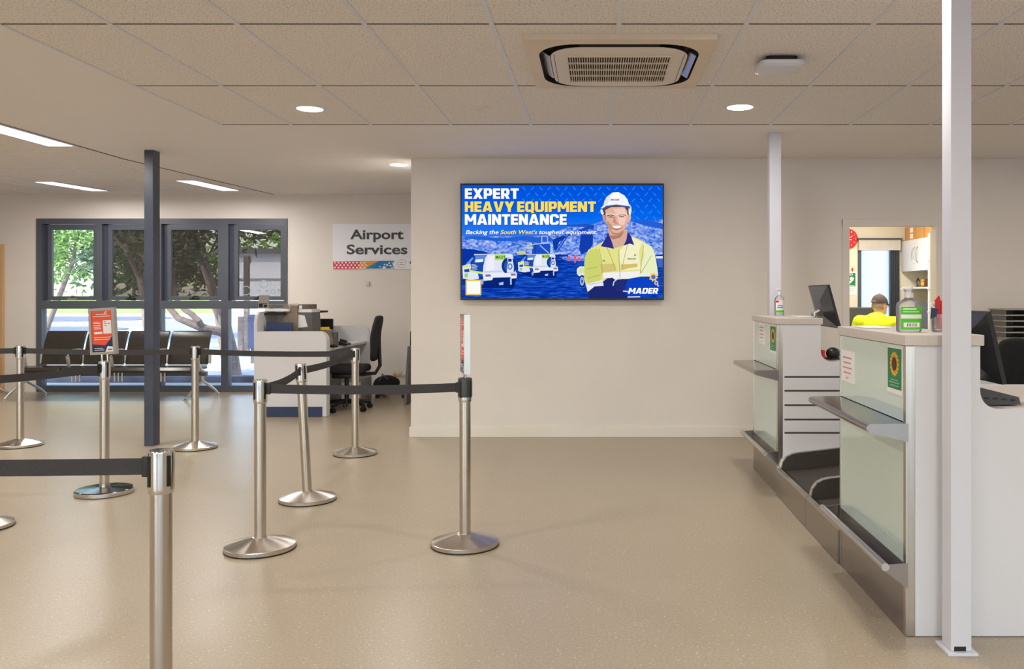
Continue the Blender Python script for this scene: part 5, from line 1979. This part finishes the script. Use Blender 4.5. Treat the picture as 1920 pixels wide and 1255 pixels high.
text(g, 'AED', X(1582, OY), X(1599, OY), Z(516.8, OY), .026, lambda a_, b_: (a_, yq - .0004, b_), bold=.03)
for v in (535,):
    g.m(1).poly([(hx - .05, yq - .0004, Z(v + .8, OY)), (hx + .06, yq - .0004, Z(v + .8, OY)), (hx + .06, yq - .0004, Z(v, OY)), (hx - .05, yq - .0004, Z(v, OY))])
for v in (541, 545):
    g.m(2).poly([(a0 + .02, yq, Z(v + .6, OY)), (a1 - .04, yq, Z(v + .6, OY)), (a1 - .04, yq, Z(v, OY)), (a0 + .02, yq, Z(v, OY))])
g.build('print', [M['green'], M['paper'], M['midgrey']], po, smooth=0)
q = P(1598, 505, OY)
tg = thing('safety_tag', 'small red and white key tag above the AED poster', 'tag', (q.x, OY, q.z - .03))
B(q.x - .012, q.x + .012, OY - .008, OY - .0005, q.z - .028, q.z + .014, bev=.004).build('tag', M['red'], tg)
MB().tube([(q.x, OY - .006, q.z + .014), (q.x - .012, OY - .006, q.z + .03), (q.x, OY - .006, q.z + .042), (q.x + .012, OY - .006, q.z + .03), (q.x, OY - .006, q.z + .014)], .003, 6).build('loop', M['paper'], tg)
# wall cupboards on the right
kx0 = 3.92
kb0, kb1 = Z(509, 10.9), 2.035
cu = thing('wall_cupboard', 'white two door wall cupboard with open shelf in the office', 'cupboard', (kx0 + .2, 10.45, 1.40))
B(kx0 + .02, OX1 - .001, 9.955, OY - .001, kb0, kb1).build('carcass', M['white'], cu, smooth=0)
for ya, yb, hy in ((9.96, 10.46, 10.42), (10.464, 10.99, 10.51)):
    d_ = B(kx0, kx0 + .0195, ya, yb, kb0 - .004, kb1, bev=.002).build('door', M['white'], cu)
    MB().tube([(kx0 - .002, hy, kb0 + .09), (kx0 - .03, hy + (.02 if hy > 10.46 else -.02), kb0 + .13), (kx0 - .034, hy + (.03 if hy > 10.46 else -.03), kb0 + .19), (kx0 - .03, hy + (.02 if hy > 10.46 else -.02), kb0 + .25), (kx0 - .002, hy, kb0 + .29)], .006, 8).build('handle', M['alu'], d_)
B(kx0 + .02, OX1 - .001, 9.955, OY - .001, 1.425, 1.445).build('shelf', M['white'], cu, smooth=0)
B(OX1 - .012, OX1 - .001, 9.955, OY - .001, 1.445, kb0 - .0005).build('back_panel', mat('pale_green_laminate', (214, 218, 198), .6), cu, smooth=0)
pn = thing('tall_panel', 'tall white cupboard end panel with shelf pegs inside the office', 'panel', (4.1, 9.93, 0))
B(kx0 - .06, OX1 - .002, 9.93, 9.95, .002, 2.07).build('panel', M['white'], pn, smooth=0)
for z in (1.15, 1.42, 1.75):
    B(kx0 - .07, kx0 - .045, 9.922, 9.94, z - .012, z + .012, bev=.003).build('peg', M['whitepaint'], pn)
bt = kb1 + .001
for i, (ya, yb, h_, lab) in enumerate(((10.60, 10.94, .17, 'cardboard box with white labels on the far end of the cupboard'), (10.31, 10.58, .155, 'plain cardboard box in the middle on top of the cupboard'), (9.97, 10.285, .175, 'plain cardboard box on the near end of the cupboard'))):
    t = thing('cardboard_box', lab, 'box', (kx0 + .15, (ya + yb) / 2, bt), 'cardboard boxes on the office cupboard')
    B(kx0 + .03, kx0 + .33, ya, yb, bt, bt + h_, bev=.003).build('carton', M['cardboard'], t)
    B(kx0 + .17, kx0 + .19, ya - .0006, yb + .0006, bt + h_ - .0005, bt + h_ + .0006).build('tape', M['taupe'], t, smooth=0)
    if i == 0:
        for dz in (.02, .095):
            B(kx0 + .0285, kx0 + .0305, 10.66, 10.76, bt + dz, bt + dz + .06).build('label', M['paper'], t, smooth=0)
zz = 1.4455
tag(MB().tube([(3.965, 10.56, zz + .007), (3.965, 10.575, zz + .07), (3.965, 10.53, zz + .11), (3.965, 10.49, zz + .07)], .007).build('cup_hook', M['black']), 'black curved hook standing on the office shelf', 'hook')
du = thing('toy_figure', 'small orange rounded ornament on the office shelf', 'ornament', (3.975, 10.40, zz))
MB().ball((3.975, 10.40, zz + .032), (.026, .03, .03)).build('body', mat('toy_orange', (240, 160, 40), .5), du)
MB().ball((3.975, 10.405, zz + .072), .022).build('head', mat('toy_orange', (240, 160, 40), .5), du)
MB().lathe([(0, zz), (.024, zz), (.02, zz + .006), (0, zz + .006)], 3.975, 10.40, 14).build('foot', M['dark'], du)
tag(MB().lathe([(0, zz), (.024, zz), (.027, zz + .04), (.024, zz + .075), (.016, zz + .095), (0, zz + .10)], 3.985, 10.31, 18).build('mug', M['brown']), 'dark brown mug on the office shelf', 'mug')
tag(MB().lathe([(0, zz), (.024, zz), (.026, zz + .09), (.011, zz + .12), (.011, zz + .15), (0, zz + .15)], 4.075, 10.42, 18).build('bottle', mat('teal_bottle', (40, 130, 110), .4)), 'teal green bottle at the near end of the office shelf', 'bottle')
fc = thing('filing_cabinet', 'dark grey filing cabinet under the office cupboard', 'filing cabinet', (4.1, 10.2, 0))
B(kx0 + .03, OX1 - .002, 9.96, 10.6, .002, Z(568, 10.2), bev=.004).build('body', mat('gunmetal_paint', (84, 84, 84), .5), fc)
for k in range(3):
    B(kx0 + .012, kx0 + .03, 9.98, 10.58, .05 + k * .39, .42 + k * .39, bev=.003).build('drawer', mat('gunmetal_paint', (84, 84, 84), .5), fc)
# office desk, dark screen
od = thing('office_desk', 'office desk in front of the seated person', 'desk', (3.2, 10.4, 0))
B(2.5, 3.85, 10.12, 10.85, .71, .74, bev=.003).build('desk_top', M['white'], od)
for x_ in (2.53, 3.80):
    B(x_, x_ + .03, 10.15, 10.82, .002, .71).build('leg_panel', M['white'], od, smooth=0)
pz = Z(577, 10.5)
ds = thing('desk_divider', 'dark grey desk divider in front of the seated person', 'divider', (2.95, 10.5, .741))
B(2.55, X(1640, 10.5), 10.48, 10.52, .741, pz, bev=.005).build('panel', mat('dark_divider_cloth', (70, 72, 70), .8), ds)
B(2.55, X(1640, 10.5), 10.478, 10.522, pz - .012, pz + .004).build('cap', M['greyplastic'], ds, smooth=0)

# the seated person
px, py = X(1643, 9.7), 9.70
per = thing('person', 'seated person in yellow hi-vis polo and dark cap seen from behind', 'person', (px, py, 0))


def remesh(o, vox, it=6):
    r = o.modifiers.new('skin', 'REMESH')
    r.mode = 'VOXEL'
    r.voxel_size = vox
    r.use_smooth_shade = True
    s = o.modifiers.new('soften', 'SMOOTH')
    s.iterations = it
    s.factor = .5


hd = Vector((px + .055, py + .05, 1.235))                        # head centre
face = Vector((.86, .51, -.10)).normalized()                     # where the person looks
sd = Vector((.51, -.86, 0)).normalized()                         # the ear on our side
upv = Vector((0, 0, 1))
rot = Matrix((face, sd, upv)).transposed()
b = MB()
b.ball(hd, (.093, .075, .108), 24, rot)
b.ball(hd + face * .03 + upv * -.055, (.062, .058, .062), 20, rot)
b.ball(hd + face * .10 + upv * -.02, (.020, .012, .022), 12, rot)
b.ball(hd + face * .085 + upv * -.085, (.024, .028, .02), 12, rot)
for s_ in (-1, 1):
    b.ball(hd + sd * s_ * .075 - face * .005 + upv * -.015, (.022, .010, .034), 12, rot)
nk = Vector((px + .02, py + .01, 1.10))
b.capsule(nk, hd + Vector((0, 0, -.07)), .060, .056)
b.capsule((px, py, 1.02), nk, .09, .06)
sL, sR = Vector((px - .185, py + .02, 1.045)), Vector((px + .185, py - .02, 1.035))
b.capsule((px, py, .62), (px, py, 1.0), .13, .14)
b.capsule((px, py, 1.0), sL, .10, .062)
b.capsule((px, py, 1.0), sR, .10, .062)
arms = []
for s0, eb, hw in ((sL, Vector((px - .235, py + .12, .80)), Vector((px - .10, py + .40, .775))), (sR, Vector((px + .255, py + .08, .80)), Vector((px + .16, py + .40, .775)))):
    b.capsule(s0, eb, .055, .042)
    b.capsule(eb, hw, .042, .030)
    d_ = (hw - eb).normalized()
    e_ = Vector((-d_.y, d_.x, 0))
    hc = hw + d_ * .05
    b.ball(hc, (.045, .045, .018), 12)
    arms.append((hc, d_, e_))
    for k, l_ in enumerate((.062, .074, .070, .055)):
        r_ = hc + e_ * (.030 - k * .02) + d_ * .035
        b.capsule(r_, r_ + d_ * l_ * .55, .0095, .009, 8)
        b.capsule(r_ + d_ * l_ * .55, r_ + d_ * l_ - upv * .012, .009, .0075, 8)
    th_ = e_ if s0 is sR else -e_
    b.capsule(hc + th_ * .03, hc + th_ * .06 + d_ * .03, .011, .009, 8)
for s_ in (-1, 1):
    kn = Vector((px + s_ * .13, py + .42, .50))
    b.capsule((px + s_ * .09, py, .58), kn, .085, .06)
    b.capsule(kn, (px + s_ * .13, py + .40, .09), .06, .042)
    b.capsule((px + s_ * .13, py + .37, .045), (px + s_ * .13, py + .56, .035), .042, .034)
bo = b.build('body', M['skin'], per)
remesh(bo, .011, 5)
sh = MB()
sh.capsule((px, py, .60), (px, py, .99), .145, .165)
sh.ball((px, py, .86), (.20, .145, .24), 20)
sh.ball((px, py - .005, .99), (.19, .125, .10), 20)
sh.capsule((px - .01, py, 1.01), (px + .015, py + .005, 1.045), .105, .072)
for s0, eb in ((sL, Vector((px - .235, py + .12, .80))), (sR, Vector((px + .255, py + .08, .80)))):
    sh.capsule((px, py, 1.005), s0, .105, .076)
    sh.capsule(s0, s0.lerp(eb, .85), .076, .068)
so_ = sh.build('polo_shirt', M['hivis'], per)
remesh(so_, .012, 8)
cl = MB()
c0 = nk + Vector((.006, .0, .012))
for i in range(20):
    a, a2 = 2 * PI * i / 20, 2 * PI * (i + 1) / 20
    for (r0, z0, r1, z1) in ((.078, -.022, .066, .014), (.066, .014, .071, .006)):
        cl.poly([c0 + Vector((r0 * math.cos(a), r0 * math.sin(a), z0)), c0 + Vector((r0 * math.cos(a2), r0 * math.sin(a2), z0)), c0 + Vector((r1 * math.cos(a2), r1 * math.sin(a2), z1)), c0 + Vector((r1 * math.cos(a), r1 * math.sin(a), z1))])
cl.build('collar', M['navyprint'], per, smooth=60)
tr_ = MB()
for s_ in (-1, 1):
    kn = Vector((px + s_ * .13, py + .42, .50))
    tr_.capsule((px + s_ * .09, py, .58), kn, .098, .072)
    tr_.capsule(kn, (px + s_ * .13, py + .40, .10), .072, .06)
to = tr_.build('trousers', M['navyprint'], per)
remesh(to, .014, 4)
hr = MB()
hr.ball(hd - face * .016 + upv * -.02, (.084, .0775, .086), 20, rot)
for v in hr.bm.verts:
    pass
bmesh.ops.delete(hr.bm, geom=[v for v in hr.bm.verts if (v.co - hd).dot(face) > .012 or (v.co - hd).z < -.05], context='VERTS')
hr.build('hair', M['hair'], per, smooth=80)
cp = MB()
cp.ball(hd + upv * .018, (.103, .086, .106), 28, rot)
bmesh.ops.delete(cp.bm, geom=[v for v in cp.bm.verts if (v.co - hd).z < .012 - (v.co - hd).dot(face) * .05], context='VERTS')
cp.ball(hd + upv * .124, .009, 8)
cpo = cp.build('cap', M['cap'], per, smooth=80)
br = MB()
arcs = []
for k in range(13):
    a = -1.05 + 2.1 * k / 12
    arcs.append((a, hd + face * (.088 * math.cos(a)) + sd * (.082 * math.sin(a)) + upv * .022, hd + face * (.085 + .075 * math.cos(a) ** .6) + sd * (.080 * math.sin(a)) + upv * (.010 - .012 * math.sin(a) ** 2)))
for (a, p1, q1), (a2, p2, q2) in zip(arcs, arcs[1:]):
    br.poly([p1, q1, q2, p2])
    br.poly([p1 - upv * .004, p2 - upv * .004, q2 - upv * .004, q1 - upv * .004])
    br.poly([q1, q1 - upv * .004, q2 - upv * .004, q2])
br.build('brim', M['cap'], cpo, smooth=60)
stp = MB()
for k in range(6):
    a, a2 = PI - .35 + .7 * k / 6, PI - .35 + .7 * (k + 1) / 6
    f_ = lambda a_, z_: hd + face * (.1045 * math.cos(a_)) + sd * (.0885 * math.sin(a_)) + upv * z_
    stp.poly([f_(a, .02), f_(a2, .02), f_(a2, .05), f_(a, .05)])
stp.build('strap', M['taupe'], cpo, smooth=60)
gs = MB()
for s_ in (-1, 1):
    gs.tube([hd + sd * s_ * .078 + upv * .004 - face * .02, hd + sd * s_ * .074 + face * .075 + upv * .004], .0025, 6)
    e = hd + face * .088 + sd * s_ * .033 - upv * .002
    pts = [e + sd * (.024 * math.cos(t)) + upv * (.016 * math.sin(t)) for t in [2 * PI * i / 14 for i in range(15)]]
    gs.tube(pts, .002, 6)
gs.tube([hd + face * .098 + sd * .01, hd + face * .098 - sd * .01], .002, 6)
gs.build('glasses', M['black'], per)
for s_ in (-1, 1):
    MB().ball(hd + face * .079 + sd * s_ * .031 + upv * .0, .012, 12).build('eye', M['paper'], per)
office_chair('black swivel chair under the seated person in the office', (px, py - .03, 0), 0.0, tall=False).scale.z = .89
ld = bpy.data.lights.new('office_lamp', 'AREA')
ld.shape = 'RECTANGLE'
ld.size, ld.size_y = .3, 1.2
ld.energy = 38
ld.color = (1.0, .95, .86)
ol = thing('ceiling_light', 'long ceiling light inside the office', 'ceiling light', (3.1, 9.5, 2.49))
B(2.94, 3.26, 8.9, 10.1, 2.47, 2.4995).build('diffuser', M['tube'], ol, smooth=0)
lo = bpy.data.objects.new('office_lamp', ld)
COL.objects.link(lo)
lo.parent = ol
lo.location = (0, 0, -.03)

# ------------------------------------------------------------------ outdoors
def ground_poly(name, pts, z0, z1, m_):
    return struct(MB().prism(pts, 'z', z0, z1).build(name, m_, smooth=0))


GZ = -.02
ground_poly('ground_plaza', [(-90, YF + .2), (90, YF + .2), (90, 24), (-90, 24)], GZ - .1, GZ, M['concrete'])
ground_poly('ground_road', [(-90, 24), (90, 24), (90, 62), (-90, 62)], GZ - .1, GZ - .03, M['asphalt'])
ground_poly('ground_lawn', [(-160, 62), (160, 62), (160, 220), (-160, 220)], GZ - .1, GZ + .04, M['lawn'])
ground_poly('ground_forecourt', [(-60, -60), (60, -60), (60, YB - .2), (-60, YB - .2)], GZ - .1, GZ, M['concrete'])
ground_poly('ground_side', [(-60, YB - .2), (XL - .2, YB - .2), (XL - .2, YF + .2), (-60, YF + .2)], GZ - .1, GZ, M['concrete'])


def stadium(x0, x1, y0, y1, n=14):
    r = (y1 - y0) / 2
    cy = (y0 + y1) / 2
    return [(x0, y0)] + [(x1 - r + r * math.sin(a), cy - r * math.cos(a)) for a in [PI * i / n for i in range(n + 1)]] + [(x0, y1)]


for i, (x0, x1, y0, y1, lab) in enumerate(((-60, -21.5, 38.5, 50, 'far rounded gravel island with white kerb beyond the road'), (-60, -16.0, 26.5, 34, 'near gravel bed with white kerb beside the road'))):
    t = thing('traffic_island', lab, 'traffic island', (x1 - 5, (y0 + y1) / 2, GZ))
    MB().prism(stadium(x0, x1, y0, y1), 'z', GZ - .03, GZ + .10).build('kerb', M['kerb'], t, smooth=0)
    MB().prism(stadium(x0, x1 - 1.0, y0 + .8, y1 - .8), 'z', GZ + .06, GZ + .13).build('gravel_bed', M['gravel'], t, smooth=0)
tag(B(-60, 60, 55, 56.5, GZ - .03, GZ + .12).build('kerb', M['kerb'], smooth=0), 'long straight white kerb in front of the lawn', 'kerb')
tag(B(-20, 6, 13.3, 13.5, GZ, GZ + .1, bev=.02).build('kerb', M['gravel']), 'low grey strip just outside the window', 'kerb')  # dark raised strip across the ground before the windows


def leaf_mat(n, c1, c2):
    return mat(n, c1, .6, var=.45, vscale=3)


def foliage(c, r, n, size, seed, squash=(1, 1, 1)):
    rnd = random.Random(seed)
    mb = MB()
    blobs = []
    for k in range(18):
        d = Vector((rnd.gauss(0, 1), rnd.gauss(0, 1), rnd.gauss(0, 1))).normalized() * rnd.uniform(.35, .95)
        blobs.append((Vector((c[0] + d.x * r * squash[0], c[1] + d.y * r * squash[1], c[2] + d.z * r * squash[2])), r * rnd.uniform(.25, .42)))
    for i in range(n):
        bc, br_ = rnd.choice(blobs)
        p = bc + Vector((rnd.gauss(0, .5), rnd.gauss(0, .5), rnd.gauss(0, .42))) * br_ * 1.1
        a = Vector((rnd.gauss(0, 1), rnd.gauss(0, 1), rnd.gauss(-.3, .7))).normalized()
        b_ = a.cross(Vector((rnd.gauss(0, 1), rnd.gauss(0, 1), rnd.gauss(0, 1)))).normalized()
        s = size * rnd.uniform(.6, 1.3)
        mb.poly([p - a * s, p + b_ * s * .32, p + a * s, p - b_ * s * .32])
    return mb


def tree(name, label, base, c, r, n, size, seed, m_, trunk_r=.2, squash=(1, 1, 1), grp='trees outside the windows'):
    t = thing(name, label, 'tree', base, grp)
    mid = Vector(base).lerp(Vector(c), .55) + Vector((.2, 0, 0))
    tk = MB().tube([Vector(base), mid, Vector(c)], trunk_r, 10, r2=trunk_r * .4)
    for k in range(5):
        a = k * 1.25 + seed
        e = Vector(c) + Vector((math.cos(a) * r * .7 * squash[0], math.sin(a) * r * .6, r * .25 * math.sin(a * 2)))
        tk.tube([mid.lerp(Vector(c), k * .15), mid.lerp(e, .5) + Vector((0, 0, .2)), e], trunk_r * .35, 6, r2=.02)
    tk.build('trunk', M['bark'], t)
    foliage(c, r, n, size, seed, squash).build('foliage', m_, t, smooth=0)
    return t


lf1 = leaf_mat('bright_leaf', (128, 164, 84), 0)
lf2 = leaf_mat('dark_leaf', (74, 100, 72), 0)
lf3 = leaf_mat('olive_leaf', (84, 90, 62), 0)
tree('leafy_tree', 'sunlit green tree outside the left window pane', (-16.9, 26, GZ), (-15.6, 26, 4.2), 3.0, 11000, .10, 3, lf1, .09, (1, 1, 1.1))
tree('leafy_tree', 'added dark green tree that darkens the second window pane', (X(284, 20), 20, GZ), (X(222, 20), 20, 3.0), 1.25, 6500, .085, 11, lf2, .12, (1, 1, 1.45))  # crown put here to make the second upper pane dark
tree('leafy_tree', 'added dark tree that darkens the middle window pane', (X(422, 18.5), 18.5, GZ), (X(348, 18.5), 18.5, 2.95), 1.05, 6000, .08, 23, lf3, .09, (1, 1, 1.5))  # low dense crown stands in for the pane's screen and reflection darkness
# leaning tree close to the glass
lt = thing('leaning_tree', 'leaning bare grey tree branch right outside the window', 'tree', (X(436, 14.6), 14.6, GZ))
br = MB()
br.tube([P(437, 705, 14.6) + Vector((0, 0, -.12)), P(432, 660, 14.6), P(428, 630, 14.6), P(412, 622, 14.6), P(385, 617, 14.6), P(352, 604, 14.6), P(334, 597, 14.6), P(318, 578, 14.6), P(290, 540, 14.6), P(270, 480, 14.6)], [.16, .12, .09, .075, .075, .062, .055, .05, .05, .03], 10, r2=1)
br.tube([P(380, 616, 14.6), P(372, 602, 14.5), P(360, 590, 14.5), P(345, 580, 14.5), P(330, 560, 14.5), P(320, 500, 14.5)], [.06, .055, .05, .045, .04, .03], 10, r2=1)
br.tube([P(430, 640, 14.6), P(424, 600, 14.9), P(405, 570, 15), P(380, 500, 15.2)], [.09, .07, .06, .04], 10, r2=1)
br.tube([P(409, 606, 14.8), P(405, 588, 14.8), P(398, 568, 14.8), P(396, 540, 14.8)], [.006, .035, .05, .05], 8, r2=1)
br.build('trunk', M['bark'], lt)
foliage((X(440, 15.3), 15.3, 3.25), 1.75, 6000, .075, 31, (1.15, .5, .62)).build('foliage', lf3, lt, smooth=0)  # leaves added to darken the upper part of the right pane
# posts, navy bin and white building further right
for i, (u, y, w, v0) in enumerate(((450, 20, 9, 594), (461, 20.5, 9, 480))):
    tag(B(X(u - w / 2, y), X(u + w / 2, y), y, y + .1, GZ, Z(v0, y)).build('timber_post', M['bark'], smooth=0), ('short' if i == 0 else 'tall') + ' grey timber post outside the right window pane', 'post', 'timber posts outside')
nb = thing('outdoor_bin', 'navy outdoor bin standing outside beside the timber posts', 'bin', (X(471, 17), 17, GZ))
B(X(464, 17), X(492, 17), 17, 17.3, .28, Z(590, 17), bev=.01).build('body', M['navy'], nb)
B(X(468, 17), X(488, 17), 17.05, 17.25, GZ, .28).build('foot', M['greyplastic'], nb, smooth=0)
wb = thing('outbuilding', 'white rendered building across the road outside the right pane', 'building', (-15.5, 39.5, GZ))
B(-17.26, -7, 39, 44, GZ - .03, 3.25).build('wall', M['render'], wb, smooth=0)
B(-17.4, -6.8, 38.6, 44.4, 3.25, 3.45).build('roof', M['greyplastic'], wb, smooth=0)
B(-17.2, -7, 38.97, 39, 2.0, 2.1).build('ledge', M['midgrey'], wb, smooth=0)
for i in range(9):
    x = -62 + i * 12.5
    tree('leafy_tree', 'distant green tree on the lawn beyond the road', (x, 80 + (i * 37) % 13, GZ), (x, 80 + (i * 37) % 13, 5.0), 4.6, 900, .6, 50 + i, lf2 if i % 2 else lf1, .3, (1.2, 1, .9), 'distant trees on the lawn')
